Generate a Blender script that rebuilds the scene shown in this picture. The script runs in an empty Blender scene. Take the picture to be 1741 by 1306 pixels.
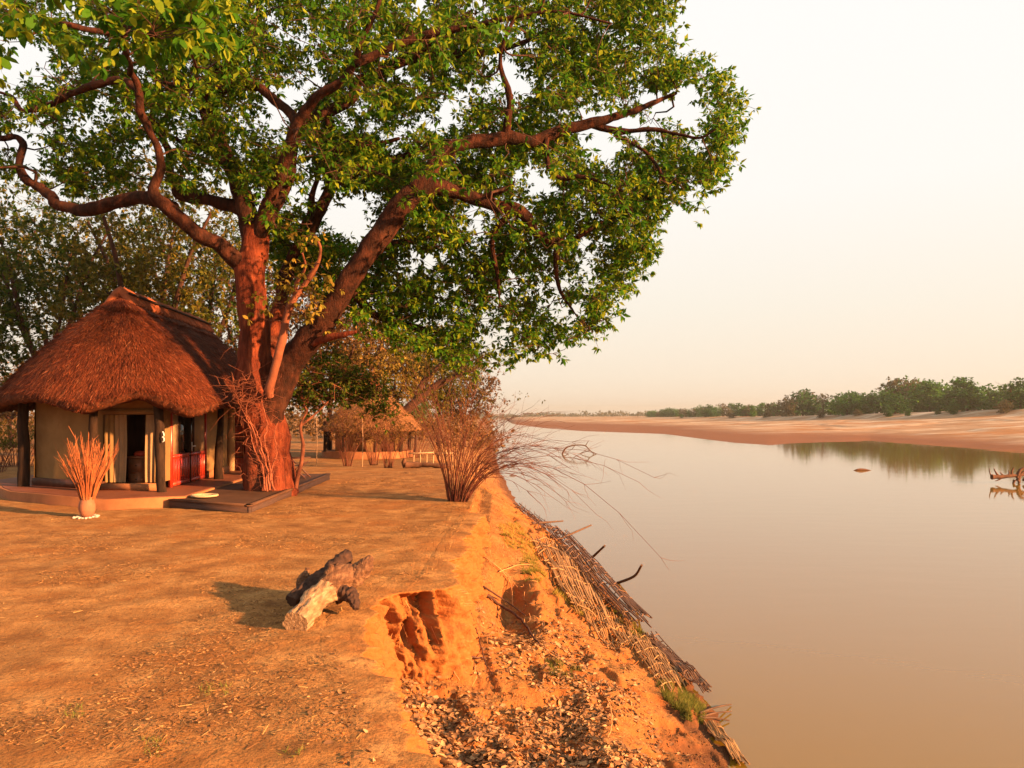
import bpy, math, random
import numpy as np
from mathutils import Vector

rng = np.random.default_rng(7)
random.seed(7)
scene = bpy.context.scene
COL = scene.collection

# ------------------------------------------------------------------ camera, sky, sun, exposure
FPX, CX, HY, CAMZ = 1240.0, 870.5, 706.0, 2.2
cam_d = bpy.data.cameras.new('camera')
cam = bpy.data.objects.new('camera', cam_d)
COL.objects.link(cam)
cam.location = (0, 0, CAMZ)
cam.rotation_euler = (math.radians(90), 0, 0)
cam_d.sensor_width = 36.0
cam_d.lens = 36.0 * FPX / 1741.0
cam_d.shift_y = (HY - 653.0) / 1741.0
cam_d.clip_start = 0.1
cam_d.clip_end = 9000
scene.camera = cam

SUN_EL = math.radians(15.5)
SUN_DIR = Vector((0.90 * math.cos(SUN_EL), -0.436 * math.cos(SUN_EL), math.sin(SUN_EL)))
sun_d = bpy.data.lights.new('sun', 'SUN')
sun_d.energy = 5.0
sun_d.color = (1.0, 0.50, 0.21)
sun_d.angle = math.radians(1.5)
sun = bpy.data.objects.new('sun', sun_d)
COL.objects.link(sun)
sun.rotation_euler = SUN_DIR.to_track_quat('Z', 'Y').to_euler()
sun.location = (30, -20, 30)

world = bpy.data.worlds.new('World')
scene.world = world
world.use_nodes = True
wn, wl = world.node_tree.nodes, world.node_tree.links
wn.clear()
w_out = wn.new('ShaderNodeOutputWorld')
w_bg = wn.new('ShaderNodeBackground')
w_sky = wn.new('ShaderNodeTexSky')
w_sky.sky_type = 'NISHITA'
w_sky.sun_disc = False
w_sky.sun_elevation = SUN_EL
w_sky.sun_rotation = math.atan2(SUN_DIR.x, SUN_DIR.y)
w_sky.dust_density = 6.0
w_scale = wn.new('ShaderNodeVectorMath'); w_scale.operation = 'SCALE'
w_scale.inputs['Scale'].default_value = 0.05
wl.new(w_sky.outputs[0], w_scale.inputs[0])
# smoky dry-season haze veil over the sky: pale overhead, peach near the horizon, the same all round
w_co = wn.new('ShaderNodeTexCoord')
w_sep = wn.new('ShaderNodeSeparateXYZ')
wl.new(w_co.outputs['Generated'], w_sep.inputs[0])
w_ramp = wn.new('ShaderNodeValToRGB')
SKYK = 0.222
stops = [(0.0, (1.03, 0.81, 0.60)), (0.05, (1.03, 0.88, 0.70)), (0.14, (1.01, 0.93, 0.80)),
         (0.28, (1.04, 1.0, 0.94)), (0.55, (1.05, 1.03, 1.0)), (1.0, (0.98, 0.97, 0.95))]
els = w_ramp.color_ramp.elements
while len(els) < len(stops): els.new(0.5)
for e, (p, c) in zip(els, stops):
    e.position = p; e.color = (c[0] * SKYK, c[1] * SKYK, c[2] * SKYK, 1)
wl.new(w_sep.outputs['Z'], w_ramp.inputs[0])
w_mix = wn.new('ShaderNodeMix'); w_mix.data_type = 'RGBA'; w_mix.inputs[0].default_value = 0.94
wl.new(w_scale.outputs[0], w_mix.inputs[6]); wl.new(w_ramp.outputs[0], w_mix.inputs[7])
wl.new(w_mix.outputs[2], w_bg.inputs['Color'])
w_bg.inputs['Strength'].default_value = 1.0
wl.new(w_bg.outputs[0], w_out.inputs['Surface'])

scene.view_settings.view_transform = 'Standard'
scene.view_settings.look = 'None'
scene.view_settings.gamma = 1.0
scene.view_settings.exposure = 2.19
scene.render.engine = 'CYCLES'
scene.cycles.use_denoising = True
scene.cycles.max_bounces = 6
scene.cycles.diffuse_bounces = 3
scene.cycles.glossy_bounces = 3
scene.cycles.transmission_bounces = 4
scene.cycles.volume_bounces = 0
scene.cycles.caustics_reflective = False
scene.cycles.caustics_refractive = False

# ------------------------------------------------------------------ helpers: points, noise, meshes
def at(px, py, Y):
    """a point of the place seen at pixel (px, py) of the photograph, Y metres away"""
    return np.array([(px - CX) / FPX * Y, Y, CAMZ + (HY - py) / FPX * Y])

_T3 = np.random.default_rng(3).random(64 ** 3) * 2 - 1
_T2 = np.random.default_rng(4).random(512 ** 2) * 2 - 1

def vnoise(p):
    p = np.asarray(p, float)
    fl = np.floor(p); f = p - fl; i = fl.astype(np.int32)
    u = f * f * (3 - 2 * f)
    x0, y0, z0 = (i[..., 0] & 63) << 12, (i[..., 1] & 63) << 6, i[..., 2] & 63
    x1, y1, z1 = ((i[..., 0] + 1) & 63) << 12, ((i[..., 1] + 1) & 63) << 6, (i[..., 2] + 1) & 63
    ux, uy, uz = u[..., 0], u[..., 1], u[..., 2]
    l = lambda s, t, k: s + (t - s) * k
    return l(l(l(_T3[x0 + y0 + z0], _T3[x1 + y0 + z0], ux), l(_T3[x0 + y1 + z0], _T3[x1 + y1 + z0], ux), uy),
             l(l(_T3[x0 + y0 + z1], _T3[x1 + y0 + z1], ux), l(_T3[x0 + y1 + z1], _T3[x1 + y1 + z1], ux), uy), uz)

def fbm(p, o=4):
    p = np.asarray(p, float); s = 0; k = 0.5
    for _ in range(o):
        s = s + k * vnoise(p); p = p * 2.03 + 17.3; k *= 0.5
    return s

def _n2(x, y):
    fx = np.floor(x); fy = np.floor(y); u = x - fx; v = y - fy
    ix = fx.astype(np.int32); iy = fy.astype(np.int32)
    u = u * u * (3 - 2 * u); v = v * v * (3 - 2 * v)
    a, b = (ix & 511) << 9, ((ix + 1) & 511) << 9; c, d = iy & 511, (iy + 1) & 511
    s = _T2[a + c]; s = s + (_T2[b + c] - s) * u
    t = _T2[a + d]; t = t + (_T2[b + d] - t) * u
    return s + (t - s) * v

def fbm2(x, y, sc, o=4, z=0.0):
    x = np.asarray(x, float) * sc + z * 37.7; y = np.asarray(y, float) * sc + z * 19.3; s = 0; k = 0.5
    for _ in range(o):
        s = s + k * _n2(x, y); x = x * 2.03 + 17.3; y = y * 2.03 + 41.7; k *= 0.5
    return s

def sm(t, a=0.0, b=1.0):
    t = np.clip((t - a) / (b - a), 0, 1)
    return t * t * (3 - 2 * t)

def unit(v):
    v = np.asarray(v, float)
    return v / np.maximum(np.linalg.norm(v, axis=-1, keepdims=True), 1e-9)

def spline(pts, sub=4, closed=False):
    """Catmull-Rom through points of any width"""
    P = np.asarray(pts, float); n = len(P); out = []
    rngi = range(n if closed else n - 1)
    for i in rngi:
        p1, p2 = P[i], P[(i + 1) % n]
        p0 = P[(i - 1) % n] if closed or i > 0 else 2 * p1 - p2
        p3 = P[(i + 2) % n] if closed or i + 2 < n else 2 * p2 - p1
        for k in range(sub):
            t = k / sub
            out.append(0.5 * ((2 * p1) + (p2 - p0) * t + (2 * p0 - 5 * p1 + 4 * p2 - p3) * t * t + (3 * p1 - p0 - 3 * p2 + p3) * t ** 3))
    if not closed: out.append(P[-1])
    return np.array(out)

class MB:
    """collects geometry; build() links it as ONE mesh object"""
    def __init__(s): s.v = []; s.f = []; s.n = 0
    def add(s, v, f):
        v = np.asarray(v, float).reshape(-1, 3); f = np.asarray(f, np.int64)
        s.v.append(v); s.f.append(f + s.n); s.n += len(v); return s
    def grid(s, g, wrap=False, flip=False):
        g = np.asarray(g, float); a, b = g.shape[:2]
        idx = np.arange(a * b).reshape(a, b)
        if wrap: idx = np.concatenate([idx, idx[:, :1]], 1)
        q = np.stack([idx[:-1, :-1], idx[:-1, 1:], idx[1:, 1:], idx[1:, :-1]], -1).reshape(-1, 4)
        if flip: q = q[:, ::-1]
        return s.add(g.reshape(-1, 3), q)
    def tube(s, pts, radii, n=8, nz=None, caps=True, flat=1.0):
        P = np.asarray(pts, float); m = len(P)
        R = np.broadcast_to(np.asarray(radii, float), (m,))
        T = unit(np.gradient(P, axis=0))
        ref = np.array([0., 0, 1]) if abs(T[0][2]) < 0.9 else np.array([1., 0, 0])
        U = np.empty_like(P); u = unit(np.cross(ref, T[0]))
        for i in range(m):
            u = unit(u - T[i] * np.dot(u, T[i])); U[i] = u
        V = np.cross(T, U)
        a = np.linspace(0, 2 * math.pi, n, endpoint=False)
        D = U[:, None] * np.cos(a)[None, :, None] + V[:, None] * np.sin(a)[None, :, None] * flat
        G = P[:, None] + D * R[:, None, None]
        if nz is not None:
            for amp, sc, st in (nz if isinstance(nz, list) else [nz]):
                q = G * sc
                q = q * (np.array([1, 1, st]) if np.isscalar(st) else np.asarray(st))
                G = G + D * (fbm(q, 3) * amp)[..., None] * np.minimum(R * 12, 1)[:, None, None]
        s.grid(G, wrap=True)
        if caps:
            s.add(G[0], [list(range(n))[::-1]] if n != 4 else [[3, 2, 1, 0]]); s.add(G[-1], [list(range(n))])
        return s
    def box(s, c, size, rz=0.0, tilt=None):
        c = np.asarray(c, float); h = np.asarray(size, float) / 2
        v = np.array([[x, y, z] for x in (-1, 1) for y in (-1, 1) for z in (-1, 1)]) * h
        if tilt is not None: v = v @ np.asarray(tilt).T
        ca, sa = math.cos(rz), math.sin(rz)
        v = np.stack([v[:, 0] * ca - v[:, 1] * sa, v[:, 0] * sa + v[:, 1] * ca, v[:, 2]], 1) + c
        return s.add(v, [[0,1,3,2],[4,6,7,5],[0,4,5,1],[2,3,7,6],[0,2,6,4],[1,5,7,3]])
    def beam(s, a, b, w, h, up=(0, 0, 1)):
        a = np.asarray(a, float); b = np.asarray(b, float); d = unit(b - a)
        sd = unit(np.cross(d, up)); u = np.cross(sd, d)
        v = [p + sd * x * w / 2 + u * y * h / 2 for p in (a, b) for x, y in ((-1,-1),(1,-1),(1,1),(-1,1))]
        return s.add(v, [[0,1,2,3],[7,6,5,4],[0,4,5,1],[1,5,6,2],[2,6,7,3],[3,7,4,0]])
    def prism(s, poly, z0, z1):
        poly = np.asarray(poly, float); n = len(poly)
        z0 = np.broadcast_to(z0, (n,)); z1 = np.broadcast_to(z1, (n,))
        v = np.concatenate([np.column_stack([poly, z0]), np.column_stack([poly, z1])])
        s.add(v, [[i, (i + 1) % n, n + (i + 1) % n, n + i] for i in range(n)])
        s.add(v[n:], [list(range(n))]); s.add(v[:n], [list(range(n))[::-1]]); return s
    def lathe(s, c, prof, n=20, nz=None):
        a = np.linspace(0, 2 * math.pi, n, endpoint=False)
        pr = np.asarray(prof, float)
        G = np.stack([pr[:, None, 0] * np.cos(a), pr[:, None, 0] * np.sin(a), np.broadcast_to(pr[:, None, 1], (len(pr), n))], -1)
        if nz: G = G * (1 + fbm(G * nz[1] + np.asarray(c), 3) * nz[0])[..., None]
        return s.grid(G + np.asarray(c, float), wrap=True)
    def scatter(s, tv, tf, pos, ax, nrm, ln, wd=None):
        """copies of a small template: x along ax, z along nrm"""
        pos = np.asarray(pos, float); N = len(pos)
        if N == 0: return s
        ln = np.broadcast_to(ln, (N,)); wd = ln if wd is None else np.broadcast_to(wd, (N,))
        X = unit(ax); Yv = unit(np.cross(nrm, X)); Z = np.cross(X, Yv)
        tv = np.asarray(tv, float); tf = np.asarray(tf)
        V = (pos[:, None] + X[:, None] * (tv[None, :, 0:1] * ln[:, None, None]) + Yv[:, None] * (tv[None, :, 1:2] * wd[:, None, None])
             + Z[:, None] * (tv[None, :, 2:3] * ln[:, None, None]))
        F = tf[None] + (np.arange(N) * len(tv))[:, None, None]
        return s.add(V.reshape(-1, 3), F.reshape(-1, tf.shape[1]))
    def data(s, name, m, smooth=False):
        me = bpy.data.meshes.new(name)
        V = np.concatenate(s.v); me.vertices.add(len(V)); me.vertices.foreach_set('co', V.ravel())
        L = np.concatenate([f.ravel() for f in s.f])
        tot = np.concatenate([np.full(len(f), f.shape[1]) for f in s.f])
        st = np.concatenate([[0], np.cumsum(tot)[:-1]])
        me.loops.add(len(L)); me.loops.foreach_set('vertex_index', L.astype(np.int32))
        me.polygons.add(len(tot)); me.polygons.foreach_set('loop_start', st.astype(np.int32))
        if smooth: me.polygons.foreach_set('use_smooth', np.ones(len(tot), bool))
        me.update(calc_edges=True); me.validate()
        if m: me.materials.append(m)
        return me
    def build(s, name, m, parent=None, smooth=False):
        o = bpy.data.objects.new(name, s.data(name, m, smooth)); COL.objects.link(o)
        if parent is not None:
            o.parent = parent
            o.matrix_parent_inverse = WORLD_INV.get(parent.name, parent.matrix_basis.inverted())
        return o

WORLD_INV = {}
def tag(o, label, cat=None, group=None, kind=None):
    o['label'] = label
    if cat: o['category'] = cat
    if group: o['group'] = group
    if kind: o['kind'] = kind
    return o
def thing(name, label, cat, loc, group=None):
    o = bpy.data.objects.new(name, None); o.empty_display_size = 0.2
    o.location = Vector(loc); COL.objects.link(o)
    return tag(o, label, cat, group)
def copy_tree(o, parent=None):
    c = o.copy(); COL.objects.link(c)
    if parent is not None: c.parent = parent
    for ch in [k for k in scene.objects if k.parent == o]: copy_tree(ch, c)
    return c
ORD = ['first','second','third','fourth','fifth','sixth','seventh','eighth','ninth','tenth','eleventh','twelfth','thirteenth',
       'fourteenth','fifteenth','sixteenth','seventeenth','eighteenth','nineteenth','twentieth']
for _d, _t in (('twenty','twentieth'),('thirty','thirtieth'),('forty','fortieth'),('fifty','fiftieth'),('sixty','sixtieth'),('seventy','seventieth'),('eighty','eightieth'),('ninety','ninetieth')):
    if _t != 'twentieth': ORD.append(_t)
    ORD += [_d + '-' + k for k in ORD[:9]]

# ------------------------------------------------------------------ materials
def mat(name, stops, sc=3.0, detail=6.0, rough=0.9, stretch=(1, 1, 1), bump=0.0, bsc=None, island=None, trans=0.0,
        spec=0.25, second=None, bdist=0.02, slope=None, coord='Object'):
    """noise-coloured material. stops: [(pos, rgb)...]; island: (strength, rgb) mixed per loose piece;
    second: (scale, lo, hi, rgb) patches of another colour; slope: rgb of steep faces"""
    m = bpy.data.materials.new(name); m.use_nodes = True
    N, L = m.node_tree.nodes, m.node_tree.links; N.clear()
    out = N.new('ShaderNodeOutputMaterial'); bs = N.new('ShaderNodeBsdfPrincipled')
    bs.inputs['Roughness'].default_value = rough
    bs.inputs['Specular IOR Level'].default_value = spec
    tc = N.new('ShaderNodeTexCoord'); mp = N.new('ShaderNodeMapping'); mp.inputs['Scale'].default_value = stretch
    L.new(tc.outputs[coord], mp.inputs[0])
    def noise(scale, det, vec=mp.outputs[0], ro=0.6):
        n = N.new('ShaderNodeTexNoise'); n.inputs['Scale'].default_value = scale; n.inputs['Detail'].default_value = det
        n.inputs['Roughness'].default_value = ro
        L.new(vec, n.inputs['Vector']); return n.outputs['Fac']
    def ramp(fac, st):
        r = N.new('ShaderNodeValToRGB'); e = r.color_ramp.elements
        while len(e) < len(st): e.new(0.5)
        for k, (p, c) in zip(e, st): k.position = p; k.color = (*c, 1)
        L.new(fac, r.inputs[0]); return r.outputs[0]
    def mix(fac, a, b):
        x = N.new('ShaderNodeMix'); x.data_type = 'RGBA'
        if isinstance(fac, float): x.inputs[0].default_value = fac
        else: L.new(fac, x.inputs[0])
        for v, k in ((a, 6), (b, 7)):
            if isinstance(v, tuple): x.inputs[k].default_value = (*v, 1)
            else: L.new(v, x.inputs[k])
        return x.outputs[2]
    def rng_(fac, lo, hi):
        r = N.new('ShaderNodeMapRange'); r.inputs[1].default_value = lo; r.inputs[2].default_value = hi
        L.new(fac, r.inputs[0]); return r.outputs[0]
    col = ramp(noise(sc, detail), stops)
    if second:
        for scl, lo, hi, c in (second if isinstance(second, list) else [second]):
            col = mix(rng_(noise(scl, 5.0, tc.outputs[coord], 0.65), lo, hi), col, c)
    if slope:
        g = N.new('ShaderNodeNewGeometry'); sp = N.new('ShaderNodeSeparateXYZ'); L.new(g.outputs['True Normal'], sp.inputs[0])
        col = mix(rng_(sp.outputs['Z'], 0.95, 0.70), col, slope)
    if island:
        g = N.new('ShaderNodeNewGeometry')
        if isinstance(island[1], list):
            ic = ramp(g.outputs['Random Per Island'], island[1]); col = mix(island[0], col, ic)
        else:
            col = mix(rng_(g.outputs['Random Per Island'], 1 - island[0], 1.25), col, island[1])
    L.new(col, bs.inputs['Base Color'])
    if bump:
        b = N.new('ShaderNodeBump'); b.inputs['Strength'].default_value = bump; b.inputs['Distance'].default_value = bdist
        L.new(noise(bsc or sc * 3, 8.0), b.inputs['Height']); L.new(b.outputs[0], bs.inputs['Normal'])
    sh = bs.outputs[0]
    if trans:
        t = N.new('ShaderNodeBsdfTranslucent'); L.new(col, t.inputs[0])
        x = N.new('ShaderNodeMixShader'); x.inputs[0].default_value = trans
        L.new(sh, x.inputs[1]); L.new(t.outputs[0], x.inputs[2]); sh = x.outputs[0]
    L.new(sh, out.inputs[0])
    return m
# ------------------------------------------------------------------ terrain
WATER = -2.3
RIM = np.array([[-.05,-6],[-.25,0],[-.4,3],[-.55,4.55],[-.8,5.5],[-1.15,6.3],[-1.45,7.2],[-1.6,8.2],[-1.66,8.9],[-1.45,9.25],[-1.1,9.4],
                [-.86,9.8],[-.84,11],[-.8,14],[-.7,16.6],[-.75,22],[-2.2,30],[-4.5,45],[-7,70],[-12,120],[-30,300],[-100,1000],[-250,2500]], float)
SH_Y = [-6, 0, 6, 9.3, 11.5, 14.7, 22, 34, 59, 100, 200, 400, 1000, 2500]
SH_X = [2.7, 2.8, 2.9, 2.96, 3.16, 2.84, 2.3, .53, -1, -2.5, -5, -12, -40, -130]
CUT_Y = [-6, 3, 4.5, 5.5, 6.3, 8, 9.3, 10.2, 11.5, 13.5, 15, 17, 22, 40, 100]
CUT_Z = [.2, .2, .28, .38, .6, .95, 1.0, .85, .8, .75, .5, .3, .15, .1, .1]

def rim_dist(X, Y):
    d = np.full(X.shape, 1e9)
    for a, b in zip(RIM[:-1], RIM[1:]):
        e = b - a; t = np.clip(((X - a[0]) * e[0] + (Y - a[1]) * e[1]) / (e @ e), 0, 1)
        d = np.minimum(d, np.hypot(X - a[0] - e[0] * t, Y - a[1] - e[1] * t))
    return np.where(X > np.interp(Y, RIM[:, 1], RIM[:, 0]), d, -d)

def ttop(X, Y, s):
    return (-0.5 * sm(Y, 22, 45) + 0.05 * fbm2(X, Y, 0.35, 3) * sm(-s, 0, 1.5) + 0.022 * fbm2(X, Y, 2.6, 4) * sm(Y, 40, 12)
            + 0.012 * fbm2(X, Y, 9.0, 3, 2.) * sm(Y, 16, 8) - 0.04 * sm(s, -0.7, 0.05) * sm(Y, 60, 25))

def tz(X, Y, fine=True):
    X = np.asarray(X, float); Y = np.asarray(Y, float)
    s = rim_dist(X, Y)
    rx = np.interp(Y, RIM[:, 1], RIM[:, 0]); sx = np.interp(Y, SH_Y, SH_X)
    sx = sx + 0.12 * fbm2(Y, Y * 0, 1.3, 4) + 0.05 * fbm2(Y, Y * 0, 6.0, 3, 4.0)
    cut = np.interp(Y, CUT_Y, CUT_Z)
    near = sm(Y, 60, 25)
    top = ttop(X, Y, s)
    w = 0.10 + 0.30 * cut
    t = np.clip((X - rx - w) / np.maximum(sx - rx - w, 0.3), -0.2, 3.0)
    drop = -WATER - cut + (-0.5 * sm(Y, 22, 45))
    bank = top - cut * sm(s, -0.30, -0.30 + w) - np.where(t > 0, drop * (0.8 * t + 0.2 * np.minimum(t, 1.2) ** 2), 0)
    lump = 0.13 * fbm2(X, Y, 1.1, 4, 3.0) + 0.05 * fbm2(X, Y, 4.5, 3, 5.0) * near
    # leaf-filled gully below the lower rim, ridge of clay to its right
    lump = lump - 0.22 * np.exp(-((X + 0.15 - (Y - 5.6) * -0.28) / 0.45) ** 2) * sm(Y, 3.4, 4.6) * sm(Y, 8.6, 7.4)
    lump = lump + 0.16 * np.exp(-((X - 1.15 - (Y - 7) * -0.02) / 0.35) ** 2) * sm(Y, 3.5, 5.5) * sm(Y, 11, 8.5)
    lump = lump - 0.42 * np.exp(-((X + .12 - (Y - 13) * .02) / .34) ** 2 - ((Y - 13.0) / 1.5) ** 2) + 0.16 * np.exp(-((X - .52) / .22) ** 2 - ((Y - 13.0) / 1.8) ** 2)
    lump = lump - 0.10 * sm(fbm2(X, Y, 2.8, 3, 6.0), .02, .25) * near + 0.03 * fbm2(X, Y, 12.0, 2, 7.0) * sm(Y, 16, 9)
    bank = bank + lump * sm(s, 0.15, 0.7) * (1 - 0.6 * sm(t, 0.75, 1.0))
    z = np.where(s > -0.30, bank, top)
    return np.maximum(z, WATER - 1.6)

def hit(px, py, lift=0.0):
    """where the sight line through pixel (px, py) meets the ground (or the water)"""
    px = np.atleast_1d(np.asarray(px, float)); py = np.atleast_1d(np.asarray(py, float))
    Ys = np.concatenate([np.arange(3.2, 14, 0.03), np.geomspace(14, 120, 220)])
    dx = (px - CX) / FPX; dz = (HY - py) / FPX
    res = np.zeros((len(px), 3)); done = np.zeros(len(px), bool)
    X = dx[:, None] * Ys[None]; Z = CAMZ + dz[:, None] * Ys[None]
    T = np.maximum(tz(X, np.broadcast_to(Ys, X.shape)), WATER)
    below = Z <= T; k = np.where(below.any(1), below.argmax(1), len(Ys) - 1)
    y = Ys[k]
    return np.stack([dx * y, y, T[np.arange(len(px)), k] + lift], 1)

def nrm_at(X, Y, e=0.06):
    return unit(np.stack([-(tz(X + e, Y) - tz(X - e, Y)) / (2 * e), -(tz(X, Y + e) - tz(X, Y - e)) / (2 * e), np.ones_like(X)], -1))

EARTH = [(0.30, (0.14, 0.060, 0.018)), (0.48, (0.262, 0.124, 0.038)), (0.62, (0.345, 0.176, 0.058)), (0.8, (0.41, 0.228, 0.083))]
m_earth = mat('earth', EARTH, sc=1.7, detail=9, rough=0.95, bump=0.9, bsc=26, spec=0.1, bdist=0.025,
              second=[(0.55, 0.50, 0.66, (0.27, 0.105, 0.026)), (3.1, 0.54, 0.66, (0.21, 0.088, 0.025)), (11.0, 0.56, 0.70, (0.17, 0.066, 0.020)), (34.0, 0.56, 0.68, (0.12, 0.05, 0.018)), (95.0, 0.57, 0.66, (0.10, 0.042, 0.016))],
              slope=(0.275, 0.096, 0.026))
m_clay = mat('red_clay', [(0.25, (0.34, 0.10, 0.022)), (0.45, (0.52, 0.185, 0.042)), (0.7, (0.60, 0.25, 0.07))], sc=4.0, detail=9, rough=0.95,
             bump=0.8, bsc=16, spec=0.08, bdist=0.03, second=[(1.8, 0.58, 0.74, (0.30, 0.09, 0.025))], stretch=(1, 1, 0.45))

def wet_edge(m):
    N, L = m.node_tree.nodes, m.node_tree.links; bs = next(n for n in N if n.type == 'BSDF_PRINCIPLED'); src = bs.inputs['Base Color'].links[0].from_socket
    g = N.new('ShaderNodeNewGeometry'); sp = N.new('ShaderNodeSeparateXYZ'); L.new(g.outputs['Position'], sp.inputs[0])
    nz = N.new('ShaderNodeTexNoise'); nz.inputs['Scale'].default_value = 2.5; nz.inputs['Detail'].default_value = 5; L.new(g.outputs['Position'], nz.inputs['Vector'])
    ad = N.new('ShaderNodeMath'); ad.operation = 'MULTIPLY_ADD'; L.new(nz.outputs['Fac'], ad.inputs[0]); ad.inputs[1].default_value = -0.5; L.new(sp.outputs['Z'], ad.inputs[2])
    r = N.new('ShaderNodeMapRange'); r.inputs[1].default_value = WATER + .18; r.inputs[2].default_value = WATER - .12; L.new(ad.outputs[0], r.inputs[0])
    x = N.new('ShaderNodeMix'); x.data_type = 'RGBA'; L.new(r.outputs[0], x.inputs[0]); L.new(src, x.inputs[6]); x.inputs[7].default_value = (0.10, 0.042, 0.018, 1); L.new(x.outputs[2], bs.inputs['Base Color'])
wet_edge(m_earth)
xs = np.concatenate([-np.geomspace(2300, 12.3, 44), np.arange(-12, -2.6, 0.12), np.arange(-2.6, 3.6, 0.034), np.arange(3.6, 9, 0.5)])
ys = np.concatenate([np.arange(-6, 3, 0.4), np.arange(3, 13, 0.035), np.arange(13, 30, 0.10), np.arange(30, 80, 0.7), np.geomspace(80, 2400, 46)])
GX, GY = np.meshgrid(xs, ys)
G = np.stack([GX, GY, tz(GX, GY)], -1)
gm = MB(); gm.grid(G)
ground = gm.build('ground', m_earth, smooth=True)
tag(ground, 'dry orange earth terrace and eroded bank beside the river', kind='structure')

# crumbling clay face along the rim of the bank: fluted, hollowed, with its own lip
face_line = spline(RIM[3:15], 40)
fl = np.concatenate([[0], np.cumsum(np.linalg.norm(np.diff(face_line, axis=0), axis=1))])
u_ = np.arange(0, fl[-1], 0.022)
fx = np.interp(u_, fl, face_line[:, 0]); fy = np.interp(u_, fl, face_line[:, 1])
tx = unit(np.stack([np.gradient(fx), np.gradient(fy)], 1))
k_ = np.ones(25) / 25
tx = unit(np.stack([np.convolve(np.pad(tx[:, i], 12, 'edge'), k_, 'valid') for i in (0, 1)], 1))
nx, ny = tx[:, 1], -tx[:, 0]
cutv = np.interp(fy, CUT_Y, CUT_Z) + 0.22
nv = 84
FG = np.zeros((nv, len(u_), 3))
lipn = 0.20 * fbm2(u_, u_ * 0, 1.6, 3) + 0.14 * fbm2(u_, u_ * 0, 4.0, 3, 9.) + 0.07 * fbm2(u_, u_ * 0, 7.0, 3, 5.)
# hollows and slots scooped out of the face: (px, py, width, height, depth)
SLOTS = [(700, 1028, .13, .14, .34), (688, 1075, .07, .16, .30), (652, 1060, .055, .30, .26), (664, 1110, .05, .16, .22), (742, 1035, .06, .20, .26), (722, 1085, .035, .10, .18), (715, 1010, .10, .06, .2),
         (835, 935, .35, .22, .34), (800, 912, .10, .12, .2), (770, 1010, .05, .2, .2), (630, 1100, .06, .12, .2), (822, 880, .16, .10, .2), (845, 965, .12, .3, .3), (815, 955, .08, .25, .25), (800, 945, .06, .3, .25), (805, 985, .05, .3, .2)]
sl = []
for px, py, a, b, c in SLOTS:
    dxr, dzr = (px - CX) / FPX, (HY - py) / FPX; k = int(np.argmin(np.abs(fx / fy - dxr) + .02 * np.abs(CAMZ + dzr * fy + .3)))
    sl.append((u_[k], CAMZ + dzr * (fy[k] - .05), a, b, c))
for i in range(nv):
    f = i / (nv - 1); q = f / 0.22 if f < .22 else (f - .22) / .78
    if f < .22: off = -0.46 + 0.48 * q; dep = 0.0
    else: dep = q; off = 0.02 + (0.05 + 0.26 * cutv) * q ** 0.8
    e = sm(np.full_like(u_, f), 0.08, 0.215)
    X = fx + nx * (off + lipn * e); Y = fy + ny * (off + lipn * e); s_ = np.minimum(off, 0.0) * np.ones_like(u_)
    Z = ttop(X, Y, s_) + 0.008 * sm(np.full_like(u_, f), .0, .06) - 0.012 * (f < .001) - (cutv * dep) - 0.02 * q ** 6 * (f < .22)
    if f >= .22: Z = Z - .02
    flute = 1 - np.abs(fbm(np.stack([u_ * 2.4, Z * .55, u_ * 0], 1), 4)) * 3.2
    fl2 = 1 - np.abs(fbm(np.stack([u_ * 7.0, Z * 1.6, u_ * 0 + 4], 1), 3)) * 3.0
    fin = fbm(np.stack([X * 13, Y * 13, Z * 9], 1), 4)
    fin = fin + .45 * fbm(np.stack([X * 34, Y * 34, Z * 24], 1), 3)
    k = sm(np.full_like(u_, dep), 0.0, 0.04) * np.minimum(cutv / 0.7, 1)
    d = (0.17 * (flute - 0.75) + 0.06 * (fl2 - .7) + 0.13 * fin) * k
    for us, zs, a, b, c in sl: d = d - c * np.exp(-((u_ - us + .06 * fin) / a) ** 2 - ((Z - zs) / b) ** 2) * sm(np.full_like(u_, dep), .02, .12)
    d = np.maximum(d, -.36)
    FG[i] = np.stack([X + nx * d, Y + ny * d, Z + 0.03 * fin * k], 1)
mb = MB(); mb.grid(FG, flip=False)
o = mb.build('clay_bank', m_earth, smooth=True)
tag(o, 'fluted red clay face where the river bank has crumbled away', kind='structure')

# water
def water_mat():
    m = bpy.data.materials.new('river_water'); m.use_nodes = True
    N, L = m.node_tree.nodes, m.node_tree.links
    bs = N['Principled BSDF']
    bs.inputs['Base Color'].default_value = (0.160, 0.094, 0.010, 1)
    bs.inputs['Specular Tint'].default_value = (1.0, 0.83, 0.52, 1)
    bs.inputs['Roughness'].default_value = 0.045
    bs.inputs['IOR'].default_value = 1.46
    tc = N.new('ShaderNodeTexCoord'); mp = N.new('ShaderNodeMapping'); mp.inputs['Scale'].default_value = (0.5, 1.4, 1)
    L.new(tc.outputs['Object'], mp.inputs[0])
    n = N.new('ShaderNodeTexNoise'); n.inputs['Scale'].default_value = 0.9; n.inputs['Detail'].default_value = 4
    L.new(mp.outputs[0], n.inputs['Vector'])
    b = N.new('ShaderNodeBump'); b.inputs['Strength'].default_value = 0.10; b.inputs['Distance'].default_value = 0.05
    L.new(n.outputs['Fac'], b.inputs['Height']); L.new(b.outputs[0], bs.inputs['Normal'])
    return m
mb = MB(); mb.add([[-60, -60, WATER], [2300, -60, WATER], [2300, 2350, WATER], [-60, 2350, WATER]], [[0, 1, 2, 3]])
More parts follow.
